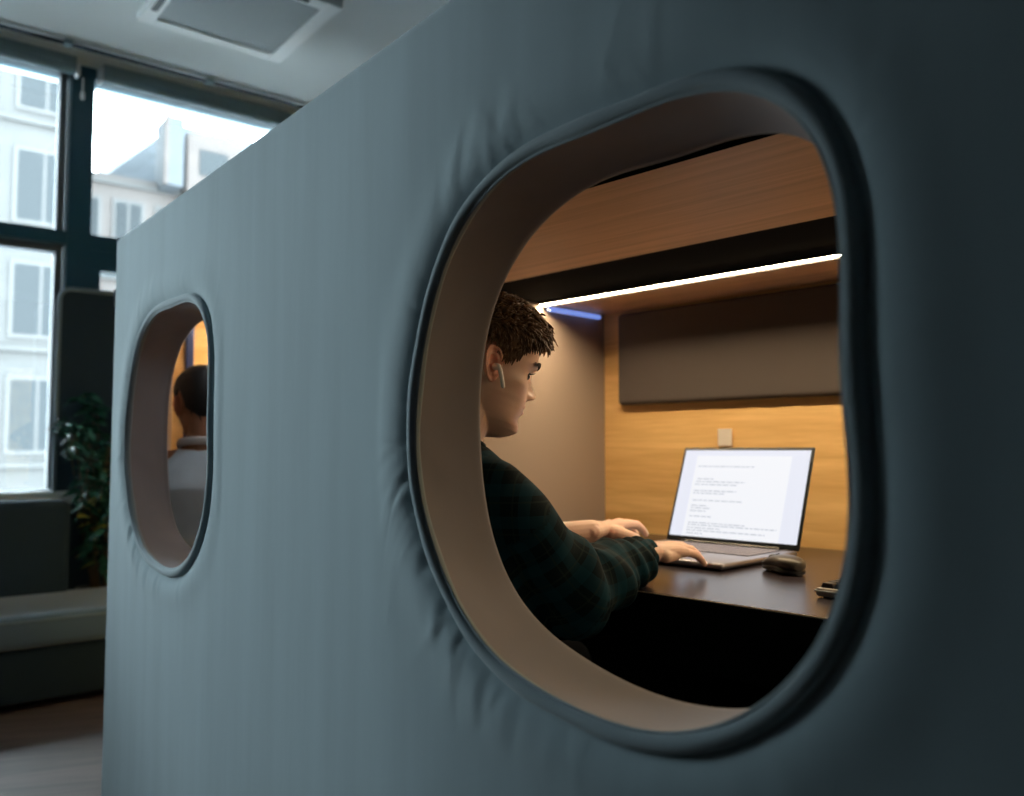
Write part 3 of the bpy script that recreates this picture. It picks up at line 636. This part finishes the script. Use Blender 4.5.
def skin_tint(V, TH):
    rel = (V-TH.o)/TH.s; x = rel@TH.r; y = rel@TH.f; z = rel@TH.u
    C = np.ones((len(V), 4)); face = (y > .03)
    lip = np.exp(-(x/.023)**4)*(np.exp(-((z-.0615)/.0042)**2)+np.exp(-((z-.0500)/.0048)**2))*(y > .085); lip = np.clip(lip, 0, 1)[:, None]
    C[:, :3] = C[:, :3]*(1-lip)+np.array([.80, .52, .52])*lip
    beard = np.exp(-((np.maximum(0, z-.040))/.022)**2)*(z < .11)*(z > -.02)*np.clip((y+.01)/.03, 0, 1); side_ = np.exp(-((y-.012)/.022)**2)*(z > .03)*(z < .12)*(np.abs(x) > .05)
    bb = np.clip(beard*.8+side_*.8, 0, 1)[:, None]*.22*(1-lip); C[:, :3] *= 1-bb*np.array([.8, 1.0, 1.0])
    ear = ((np.abs(x) > .072) & (y < .012) & (z > .07) & (z < .15))[:, None]; C[:, :3] = np.where(ear, C[:, :3]*np.array([1.0, .76, .70]), C[:, :3])
    return C
def hairline(phi):
    a = np.abs(np.degrees(phi)); return np.interp(a, [0, 25, 45, 58, 66, 74, 84, 95, 106, 120, 150, 180], [.190, .188, .174, .160, .146, .133, .132, .156, .153, .085, .058, .052])
def surf_frame(phi, z):
    x, y = head_surface(np.array([phi]), z); p = np.array([x[0], y[0], z]); e = .012
    x1, y1 = head_surface(np.array([phi+.08]), z); x2, y2 = head_surface(np.array([phi]), min(z+.004, .2344)); a = np.array([x1[0], y1[0], z])-p; b = np.array([x2[0], y2[0], min(z+.004, .2344)])-p
    n = np.cross(b, a); c = p-np.array([0, 0, .12])
    if np.linalg.norm(n) < 1e-9: n = c
    n /= np.linalg.norm(n)
    if n@c < 0: n = -n
    return p, n
def hair(root, T, m, thick, longtop, nl, seed, curly=True):
    r = np.random.default_rng(seed); mb = MB(); N = 100
    ph = np.linspace(-pi, pi, N, endpoint=False); rings = []
    hl = hairline(ph); K = 34
    for k in range(K+1):
        s = k/K; ring = []
        for j, p_ in enumerate(ph):
            z = hl[j]+(.2343-hl[j])*(1-(1-s)**1.6); P, n = surf_frame(p_, z)
            topw = np.clip((z-.150)/.05, 0, 1)*np.clip(1.15-abs(p_)/pi*.5, 0, 1)
            t_ = (.004+thick*.35*np.clip((z-hl[j])/.03, 0, 1)*(1-topw)+thick*topw)
            if curly: t_ += .0022*math.sin(p_*23+s*9)*math.sin(s*31+p_*7)*topw*1.5
            if k == 0: t_ = -.003
            ring.append(T(P+n*t_))
        rings.append(np.array(ring))
    mb.loft(rings)
    for i in range(nl):
        p_ = r.uniform(-pi, pi); u = r.uniform(0, 1)
        if i < nl*.33: p_ = r.normal(0, .62)
        elif i < nl*.62: p_ = r.normal(1.35, .45)
        hz = float(hairline(p_)); z = hz+(.2338-hz)*u**.8; P, n = surf_frame(p_, z)
        topw = float(np.clip((z-.162)/.03, 0, 1)); front = math.exp(-(p_/.9)**2)
        fl = np.array([.12, 1.0, .10])*topw+np.array([0, -.35, -1.0])*(1-topw)
        fl = fl-n*(fl@n); fl /= np.linalg.norm(fl)+1e-9
        L = (.011+.008*r.random())*(1-topw)+topw*(longtop*(.6+.55*r.random()))*(.75+.45*front)
        lift = .25*(1-topw)+topw*(.42+.35*r.random()); d = fl+n*lift; d /= np.linalg.norm(d); q = P+n*(.003+thick*.62*topw); pts = [q.copy()]; ns = 7 if topw > .3 else 4
        w0 = np.cross(d, n); w0 /= np.linalg.norm(w0)+1e-9; fz = r.uniform(0, 6.28); cu = r.uniform(.8, 1.7) if curly else .1
        for s in range(ns):
            ang = fz+s*1.15; d = d+np.array([0, 0, -.10 if topw > .3 else -.05])+cu*.55*topw*(w0*math.cos(ang)+n*math.sin(ang)); d /= np.linalg.norm(d)
            q = q+d*L/ns; loc, nn = q.copy(), None
            pts.append(q.copy())
        R0 = (.0020+.0014*r.random())*(1 if topw > .3 else .7)
        rad = R0*np.array([.7]+[1.1-.75*(s/ns)**2 for s in range(1, ns+1)])
        mb.tube([T(x) for x in pts], rad*T.s, 5, cap=False)
    for i in range(70 if curly else 0):
        p_ = r.normal(.1, .55); z = r.uniform(.196, .229); P, n = surf_frame(p_, z); fl = np.array([.25, 1.0, .35]); fl = fl/np.linalg.norm(fl); ax = fl*.8+n*.35; ax /= np.linalg.norm(ax)
        u = np.cross(ax, n); u /= np.linalg.norm(u); v = np.cross(ax, u); f0 = r.uniform(0, 6.3); q = P+n*thick*.75; L = r.uniform(.020, .032); rad = r.uniform(.0045, .0075); pts = []
        for s in np.linspace(0, 1, 13): a = f0+s*r.uniform(5.5, 6.0); pts.append(T(q+ax*L*s+(u*math.cos(a)+v*math.sin(a))*rad*(.4+.6*s)-np.array([0, 0, 1])*.010*s*s))
        mb.tube(pts, np.concatenate([np.linspace(.0030, .0042, 8), np.linspace(.0038, .0012, 5)])*T.s, 7)
    return mb.build('hair', m, root, smooth=True)
def fold_disp(V, N, amp, seed, sc=1.0):
    r = np.random.default_rng(seed); d = np.zeros(len(V))
    for i in range(9):
        k = r.normal(0, 1, 3); k /= np.linalg.norm(k); f = r.uniform(18, 60)*sc; d += (18*sc/f)*np.sin(V@k*f+2.2*np.sin(V@np.roll(k, 1)*f*.4+i)+r.uniform(0, 6))
    return V+N*(amp*d/2.2)[:, None]
def person_lower(root, hip, kneeR, kneeL, m, footfwd, r0=.085):
    mb = MB(); hip = np.array(hip, float)-[0, 0, .015]; sd = np.array(kneeR)-np.array(kneeL); sd = sd/np.linalg.norm(sd)
    mb.tube([hip-sd*.06, hip+sd*.06], .112, 20)
    ff = np.array(footfwd, float); shoes = []
    for kn, s in ((np.array(kneeR, float), 1), (np.array(kneeL, float), -1)):
        h = hip+sd*.09*s; ank = np.array([kn[0]-ff[0]*.05, kn[1]-ff[1]*.05, .10])
        mb.tube([h, (h+kn)/2+[0, 0, .01], kn], [.092, .082, .066], 18, per=5); mb.tube([kn, (kn+ank)/2-ff*.01, ank], [.066, .058, .048], 16, per=5)
        shoes.append(ank)
    V, N, F_ = voxel(mb, .009, 3); mesh('trousers', fold_disp(V, N, .0035, 4), F_, m, root, smooth=True)
    for a in shoes:
        s = MB(); s.tube([a+[0, 0, -.02], a-[0, 0, .045]], [.042, .042], 16); s.tube([a-ff*.03-[0, 0, .05], a+ff*.08-[0, 0, .045], a+ff*.17-[0, 0, .055]], [.036, .040, .034], 16, per=4, ell=(1.1, .85))
        V, N, F_ = voxel(s, .006, 3); V[:, 2] = np.maximum(V[:, 2], .014); mesh('shoe', V, F_, 'mouse_black', root, smooth=True)

# --- the typing man in the near bay
E_ = np.array
hf = E_([.285, .9585, 0]); hr = E_([.9585, -.285, 0]); pt = math.radians(14.5)
hfp = hf*math.cos(pt)-E_([0, 0, 1])*math.sin(pt); hup = hf*math.sin(pt)+E_([0, 0, 1])*math.cos(pt)
HS = 1.0
earA = E_([-1.180, .273, 1.150]); cenA = earA-hr*.078*HS
chin = cenA-hup*.108*HS+hfp*.010*HS
TA = frame_T(chin, hfp, hup, HS)
man = empty('person', (-1.27, .30, 0), 'young man with curly brown hair and dark plaid shirt typing at the laptop', 'person')
shR, shL = E_([-1.115, .235, .928]), E_([-1.455, .215, .945])
elR, wrR = E_([-1.110, .405, .765]), E_([-1.155, .648, .796])
elL, wrL = E_([-1.475, .450, .790]), E_([-1.362, .690, .822])
body = MB(); head_mesh(body, TA); ear_mesh(body, TA, 1); ear_mesh(body, TA, -1)
neck0 = E_([-1.275, .225, .965])
body.tube([neck0-[0, 0, .05], neck0+[0, .004, .03], TA((0, -.022, .010)), TA((0, -.020, .075))], [.075, .064, .058, .056], 28, per=6)
body.tube([shL, neck0-[0, 0, .02], shR], [.05, .07, .05], 20, per=6)
body.tube([neck0-[0, 0, .06], E_([-1.27, .26, .80])], [.10, .12], 20)
for sh, el, wr in ((shR, elR, wrR), (shL, elL, wrL)):
    body.tube([sh, (sh+el)/2, el], [.046, .042, .036], 16, per=5); body.tube([el, el*.6+wr*.4, wr], [.036, .036, .025], 16, per=5)
fR = E_([-.21, .96, -.03]); fL = E_([-.38, .91, .03])
hand_mesh(body, wrR+[0, 0, .004], fR, (0.05, 0, 1), -1, tips=(-.04, 0, .05, .10), flex=(.08, .18, .12), scale=1.06)
hand_mesh(body, wrL+fL*.03, fL, (-.15, .1, 1), 1, tips=(-.05, -.02, .02, .06), flex=(.22, .34, .22), scale=1.08, thumb_dir=[(.030, .022, -.010), (.050, .045, -.022), (.052, .078, -.031), (.040, .104, -.036)])
V, N, F_ = voxel(body, .0019, 2, .4)
bo = mesh('body', V, F_, 'skin_light', man, smooth=True); vcolor(bo, 'tint', skin_tint(V, TA))
hair(man, TA, 'hair_brown', .016, .036, 4200, 5)
for s in (1, -1):
    e = MB(); c = E_([s*.0315, .0700, .1165]); th = np.linspace(0, 2*pi, 24, endpoint=False)
    e.loft([np.array([TA(c+.0118*E_([math.sin(a)*math.cos(t), math.cos(a), math.sin(a)*math.sin(t)])) for t in th]) for a in np.linspace(.05, pi-.05, 14)])
    eye = e.build('eye', 'eye_white', man, smooth=True)
    e = MB().loft([np.array([TA(c+.0122*E_([math.sin(a)*math.cos(t)+.10, math.cos(a), math.sin(a)*math.sin(t)-.10])) for t in th]) for a in (.02, .2, .4, .5)]); e.build('iris', 'iris_brown', eye, smooth=True)
    l = MB()
    for zc, bz in ((.0048, 1), (-.0046, -1)):
        l.tube([TA(c+E_([dx_, .0105-abs(dx_)**2*28, zc*(1-(dx_/.0165)**2)-.0003])) for dx_ in np.linspace(-.0145, .0145, 9)], [.0012]+[.0019 if bz > 0 else .0013]*7+[.0012], 8)
    l.build('eyelid', 'skin_light', man, smooth=True); 
    lo = man.children[-1]; vcolor(lo, 'tint', np.tile([.75, .55, .5, 1], (len(lo.data.vertices), 1)))
    la = MB()
    for dx_ in np.linspace(-.013, .014, 18): p0 = c+E_([dx_, .0125-dx_**2*28, .0048*(1-(dx_/.0165)**2)]); la.tube([TA(p0), TA(p0+E_([dx_*.15, .0045, .0005])), TA(p0+E_([dx_*.3, .0075, .0035]))], [.0006, .0005, .0002], 5, cap=False)
    la.build('eyelash', 'brow_hair', man)
    br = MB(); rb_ = np.random.default_rng(8)
    for i in range(150):
        u = rb_.uniform(0, 1); x = .011+.038*u; xs, ys = head_surface(np.array([math.asin(min(.99, x/.0755))]), .138)
        z = .1365+.006*math.sin(u*pi*.8)+rb_.normal(0, .0020*(1-.5*u)); y = np.interp(x, [0, .012, .03, .045, .055], [.1035, .1025, .0985, .0865, .072])
        p0 = E_([s*x, y, z]); d = E_([s*.8, -.25*u*1.6, .35-.9*u]); d = d/np.linalg.norm(d); br.tube([TA(p0), TA(p0+d*.004+[0, .0008, 0]), TA(p0+d*.0085)], [.0009, .0009, .0003], 5, cap=False)
    br.build('eyebrow', 'brow_hair', man)
# shirt
def torso_rings(levels, side, ns=44):
    rings = []
    for c, w, d in levels:
        c = E_(c); t = np.linspace(0, 2*pi, ns, endpoint=False); s = side/np.linalg.norm(side); fr_ = np.cross([0, 0, 1], s)
        rings.append(np.array([c+s*w*np.sign(math.cos(a))*abs(math.cos(a))**.85+fr_*d*np.sign(math.sin(a))*abs(math.sin(a))**.85 for a in t]))
    return rings
sh = MB(); side = shR-shL
sh.loft(torso_rings([((-1.27, .30, .50), .17, .125), ((-1.27, .295, .60), .17, .12), ((-1.272, .285, .72), .175, .118), ((-1.275, .275, .84), .185, .108), ((-1.278, .262, .92), .190, .095), ((-1.278, .252, .965), .175, .078), ((-1.276, .245, .99), .12, .068), ((-1.274, .245, 1.01), .076, .062)], side))
sh.tube([shL, E_([-1.28, .24, .965]), shR], [.055, .068, .055], 20, per=6)
PR, RR_ = cr_spline([shR+[-.03, -.01, .01], shR+[.008, .018, -.02], (shR+elR)/2+[.012, -.012, .0], elR+[.012, -.01, -.004], elR*.6+wrR*.4+[.004, 0, -.002], elR*.25+wrR*.75-[0, 0, .003], wrR-[0, .026, .002]], [.056, .057, .056, .070, .058, .044, .033], 9)
PL, RL_ = cr_spline([shL+[.03, 0, .01], shL+[-.01, .03, -.02], (shL+elL)/2, elL, elL*.6+wrL*.4, wrL-(wrL-elL)*.42], [.066, .070, .066, .066, .054, .040], 9)
def sleeve(P, R, seed):
    r = np.random.default_rng(seed); n = len(P); s = np.linspace(0, 1, n)
    R2 = R*(1+.05*np.sin(s*31+1)*np.clip((s-.25)*3, 0, 1)+.06*np.sin(s*72)*np.clip((s-.66)*4, 0, 1)); sh.tube(P, R2, 30, cap=True)
sleeve(PR, RR_, 1); sleeve(PL, RL_, 2)
# cuff bands
dR = (wrR-elR)/np.linalg.norm(wrR-elR)
sh.tube([wrR-dR*.072, wrR-dR*.024], [.0365, .0345], 30, cap=False, ell=(1.0, .88))
# loose cloth hanging under the elbow
sh.tube([elR+[-.02, -.03, .0], elR+[.006, .0, -.036], elR+[.0, .05, -.022]], [.062, .058, .045], 20, per=5)
V, N, F_ = voxel(sh, .0055, 3)
V = fold_disp(V, N, .0030, 9, 1.0)
# arm folds: ridges running around the sleeve
ctr = np.vstack([PR, PL]); sl = np.concatenate([np.concatenate([[0], np.cumsum(np.linalg.norm(np.diff(Q, axis=0), axis=1))]) for Q in (PR, PL)])
idx = np.empty(len(V), int)
for i in range(0, len(V), 4000): idx[i:i+4000] = np.argmin(((V[i:i+4000, None]-ctr[None])**2).sum(2), 1)
dist = np.linalg.norm(V-ctr[idx], axis=1); tang = np.vstack([np.gradient(PR, axis=0), np.gradient(PL, axis=0)]); tang /= np.linalg.norm(tang, axis=1)[:, None]
rel = V-ctr[idx]; s_along = sl[idx]+(rel*tang[idx]).sum(1)
ref = E_([0., 0, 1]); e1 = np.cross(tang[idx], ref); e1 /= np.linalg.norm(e1, axis=1)[:, None]; e2 = np.cross(e1, tang[idx]); ang = np.arctan2((rel*e2).sum(1), (rel*e1).sum(1))
onarm = np.clip((.105-dist)/.02, 0, 1)*np.clip((s_along-.08)/.06, 0, 1)
tot = sl[len(PR)-1]; near = np.clip((s_along-(tot-.19))/.10, 0, 1)
fold = np.sin(s_along*165+1.9*np.sin(ang+.8)+1.3*np.sin(2*ang))*(.35+.65*np.cos(ang*1.0-2.4)**2); fold = np.sign(fold)*np.abs(fold)**.8
fold2 = np.sin(s_along*62+2.4*np.sin(ang-.4))
V = V+N*((onarm*(.0050*fold*near+.0062*fold2*np.clip((s_along-.12)/.08, 0, 1)*(1-near*.6)))[:, None])
so = mesh('shirt', V, F_, 'plaid', man, smooth=True)
arm = onarm > .25; st = np.zeros((len(V), 3)); st[:, 0] = np.where(arm, s_along, V[:, 2]); st[:, 1] = np.where(arm, ang*.052, V@(side/np.linalg.norm(side))+V[:, 1]*.6); vvec(so, 'st', st)
co = MB(); cr_ = []
for t in np.linspace(0, 2*pi, 40, endpoint=False): cr_.append(neck0+E_([.071*math.cos(t), .012+.066*math.sin(t), .052-.018*math.sin(t)]))
cr_ = np.array(cr_+[cr_[0]]); co.tube(cr_, .0095, 8, cap=False); cr2 = cr_*1.0; c0 = neck0+[0, .01, .04]; co.tube((cr_-c0)*[1.12, 1.12, 1]+c0-[0, 0, .02], .0105, 8, cap=False)
cl = co.build('collar', 'plaid', man, smooth=True); vvec(cl, 'st', np.array([v.co[:] for v in cl.data.vertices]))
person_lower(man, (-1.27, .30, .575), (-1.17, .76, .545), (-1.44, .76, .545), 'trousers_black', (-.1, .99, 0))
# wireless earbud
eb = empty('wireless_earbud', TA((.083, -.004, .100)), 'white wireless earbud with stem in the typing man\'s right ear', 'earbud')
MB().tube([TA((.081, -.004, .1055)), TA((.086, -.001, .1055))], [.0068*HS, .0062*HS], 14).build('earbud_head', 'earbud_white', eb, smooth=True)
MB().tube([TA((.0865, -.0005, .1060)), TA((.0895, .0045, .098)), TA((.0905, .0150, .074))], [.0048, .0042, .0037], 12, per=5).build('stem', 'earbud_white', eb, smooth=True)
# stool
st_ = empty('stool', (-1.27, .32, .012), 'round dark padded stool under the typing man', 'stool')
MB().loft([np.array([(-1.27+r*math.cos(t), .32+r*math.sin(t), z) for t in np.linspace(0, 2*pi, 40, endpoint=False)]) for r, z in ((.15, .395), (.178, .402), (.185, .42), (.18, .445), (.15, .455), (.05, .458))]).build('seat', 'trousers_black', st_, smooth=True)
MB().cyl((-1.27, .32, .05), (-1.27, .32, .40), .025).build('column', 'black_metal', st_, smooth=True, auto=40)
MB().loft([np.array([(-1.27+r*math.cos(t), .32+r*math.sin(t), z) for t in np.linspace(0, 2*pi, 40, endpoint=False)]) for r, z in ((.17, .012), (.17, .02), (.06, .045), (.03, .06))]).build('base', 'black_metal', st_, smooth=True, auto=40)

# --- the man seen from behind in the far bay
cenB = E_([-2.775, .314, 1.138]); fB = E_([-.93, .36, 0]); fB /= np.linalg.norm(fB); rB = np.cross(fB, [0, 0, 1])
HSB = 1.04; ptb = math.radians(14); fBp = fB*math.cos(ptb)-E_([0, 0, 1])*math.sin(ptb); uBp = fB*math.sin(ptb)+E_([0, 0, 1])*math.cos(ptb)
fh = E_([-.99, .08, 0]); fhp = fh*math.cos(ptb)-E_([0, 0, 1])*math.sin(ptb); uhp = fh*math.sin(ptb)+E_([0, 0, 1])*math.cos(ptb)
TB = frame_T(cenB-uhp*.11*HSB, fhp, uhp, HSB)
m2 = empty('person', (-2.80, .36, 0), 'man with short black hair and pale blue shirt seen from behind in far opening', 'person')
nk2 = cenB-fB*.045-E_([0, 0, .165]); s2L, s2R = nk2-rB*.175-[0, 0, .025]-fB*.0, nk2+rB*.175-[0, 0, .02]+fB*.02
b2 = MB(); head_mesh(b2, TB); ear_mesh(b2, TB, 1); ear_mesh(b2, TB, -1)
b2.tube([nk2-[0, 0, .05], nk2+[0, 0, .03], TB((0, -.022, .010)), TB((0, -.025, .075))], [.075, .062, .057, .056], 24, per=5)
b2.tube([s2L, nk2-[0, 0, .02], s2R], [.04, .06, .04], 18, per=5); b2.tube([nk2-[0, 0, .05], nk2-[0, 0, .2]], [.09, .1], 18)
e2L, e2R = s2L+fB*.10-[0, 0, .24], s2R+fB*.10-[0, 0, .24]; w2L, w2R = e2L+fB*.22+rB*.07+[0, 0, .02], e2R+fB*.22-rB*.07+[0, 0, .02]
e2L = e2L+fB*.02
for s_, e_, w_, tb in ((s2L, e2L, w2L, 1), (s2R, e2R, w2R, -1)):
    b2.tube([s_, e_], [.042, .036], 14); b2.tube([e_, w_], [.036, .025], 14); hand_mesh(b2, w_, fB, (0, 0, 1), tb, scale=.9)
V, N, F_ = voxel(b2, .003, 2, .4); bo = mesh('body', V, F_, 'skin_tan', m2, smooth=True); vcolor(bo, 'tint', skin_tint(V, TB))
hair(m2, TB, 'hair_black', .010, .012, 500, 6, curly=False)
h2 = MB(); c2 = nk2*1.0; hp = c2-fB*.03
h2.loft(torso_rings([(hp-[0, 0, .42], .15, .11), (hp-[0, 0, .30], .155, .11), (hp-[0, 0, .18], .165, .105), (hp-[0, 0, .09], .17, .095), (hp-[0, 0, .03]+fB*.01, .155, .075), (hp+[0, 0, .005]+fB*.02, .10, .065), (hp+[0, 0, .03]+fB*.03, .072, .062)], rB))
for s_, e_, w_ in ((s2L, e2L, w2L), (s2R, e2R, w2R)): h2.tube([s_, (s_+e_)/2, e_], [.060, .060, .054], 20, per=5); h2.tube([e_, e_*.3+w_*.7], [.052, .045], 18)
V, N, F_ = voxel(h2, .006, 3); V = fold_disp(V, N, .0026, 21); mesh('shirt', V, F_, 'shirt_pale', m2, smooth=True)
c_ = MB(); pts = [nk2+fB*.005+rB*.070*math.cos(t)+fB*.066*math.sin(t)+E_([0, 0, .045-.012*math.sin(t)]) for t in np.linspace(0, 2*pi, 33)]
c_.tube(pts, .009, 10, cap=False, ell=(.7, 1.5)); c_.build('collar', 'shirt_collar', m2, smooth=True)
person_lower(m2, (-2.77, .40, .575), (-2.98, .72, .54), (-3.02, .50, .54), 'trousers_black', (-.6, .8, 0))
s3 = empty('stool', (-2.77, .42, .012), 'round dark padded stool under the man in pale shirt', 'stool')
for ch in st_.children:
    c = ch.copy(); COL.objects.link(c); c.parent = s3
tag(st_, group='booth stools'); tag(s3, group='booth stools')

# ---------------------------------------------------------------- lounge corner: couch, high back screen, plant
cu = empty('couch', (-4.0, -.8, 0), 'low dark grey upholstered bench couch beneath the left window', 'couch')
cY0, cY1 = -2.6, .44
MB().box((-4.40, cY0, .03), (-3.76, cY1, .235), bev=.012).build('base', 'couch_dark', cu, smooth=True, auto=40)
MB().box((-4.30, cY0, .24), (-3.72, cY1, .37), bev=.03, seg=5).build('seat_cushion', 'couch_fabric', cu, smooth=True)
MB().tube([(-3.722, cY0+.02, .345), (-3.722, cY1-.02, .345)], .005, 8).build('piping', 'couch_piping', cu, smooth=True)
MB().box((-4.42, cY0, .24), (-4.24, .235, .775), bev=.035, seg=5).build('backrest', 'couch_dark', cu, smooth=True)
for y in (cY0+.1, cY1-.1):
    for x in (-4.3, -3.85): MB().cyl((x, y, 0), (x, y, .04), .02, 12).build('foot', 'black_metal', cu)
hb = empty('high_back_screen', (-4.66, .60, 0), 'tall dark upholstered high back screen behind the plant', 'screen')
def rrect(y0, y1, z0, z1, r, n=8):
    pts = [(y0, z0), (y1, z0)]
    for cy, cz, a0 in ((y1-r, z1-r, 0), (y0+r, z1-r, pi/2)):
        for k in range(n+1): a = a0+pi/2*k/n; pts.append((cy+r*math.cos(a), cz+r*math.sin(a)))
    return pts
pr_ = rrect(.232, .97, .0, 1.80, .055); MB().loft([np.array([(x, y, z) for y, z in pr_]) for x in (-4.69, -4.64)]).build('panel', 'couch_dark', hb)
MB().tube([(-4.638, y, z) for y, z in pr_[1:]+pr_[:1]], .011, 8, cap=False).build('piping', 'couch_piping', hb, smooth=True)
pl = empty('potted_plant', (-4.47, .42, 0), 'leafy green potted plant with yellow tipped leaves behind the couch', 'plant')
th = np.linspace(0, 2*pi, 32, endpoint=False)
def ring(r, z, c=(-4.50, .43)): return np.array([(c[0]+r*math.cos(t), c[1]+r*math.sin(t), z) for t in th])
MB().loft([ring(.085, 0), ring(.095, .1), ring(.115, .32), ring(.118, .34), ring(.108, .34), ring(.10, .31)]).build('pot', 'pot_grey', pl, smooth=True, auto=40)
MB().loft([ring(.10, .29), ring(.10, .305), ring(.01, .31)]).build('soil', 'soil', pl)
stm = MB(); lf = MB(); ly = MB(); rp = np.random.default_rng(12)
def leaf(mb, p, d, L, W, roll):
    d = d/np.linalg.norm(d); s = np.cross(d, [0, 0, 1]); s /= np.linalg.norm(s)+1e-9; n = np.cross(s, d); s2 = s*math.cos(roll)+n*math.sin(roll); n2 = np.cross(s2, d)
    V = []; F = []; K = 7
    for i in range(K):
        u = i/(K-1); w = W*math.sin(pi*u**.75)**.9*(1-.2*u)+.0008; c = p+d*L*u-np.array([0, 0, 1])*L*.35*u*u
        V += [c-s2*w+n2*w*.35, c, c+s2*w+n2*w*.35]
    for i in range(K-1):
        for j in (0, 1): a = i*3+j; F.append((a, a+1, a+4, a+3))
    mb.add(V, F)
for i in range(20):
    a = rp.uniform(0, 2*pi); hgt = rp.uniform(.45, .95); lean = rp.uniform(.02, .14); base = E_([-4.50+.04*math.cos(a), .43+.04*math.sin(a), .30])
    top = base+E_([lean*math.cos(a)+.03, lean*math.sin(a)-.02, hgt]); end = top+E_([.03*math.cos(a)+.05, .05*math.sin(a)-.05, rp.uniform(-.25, .04)])
    P, _ = cr_spline([base, base*.6+top*.4, top, end], [.004]*4, 9); P[:, 1] = np.minimum(P[:, 1], .64); stm.tube(P, np.linspace(.006, .002, len(P)), 6)
    for p in P[6:]:
        for q in range(2):
            al = rp.uniform(0, 2*pi); d = E_([math.cos(al)*.8+.25, math.sin(al), rp.uniform(-.35, .5)]); yel = rp.random() < .10 and p[2] < .9
            tgt = ly if yel else lf; Ls = rp.uniform(.05, .095)
            if (p+d/np.linalg.norm(d)*Ls)[0] < -4.58 or (p+d/np.linalg.norm(d)*Ls)[1] < .20: continue
            leaf(tgt, p, d, Ls, rp.uniform(.013, .024), rp.uniform(-.6, .6))
stm.build('stem', 'stem_brown', pl, smooth=True)
lf.build('foliage', 'leaf_green', pl, smooth=True); o = ly.build('foliage', 'leaf_yellow', pl, smooth=True); o['label'] = 'yellow green leaves'
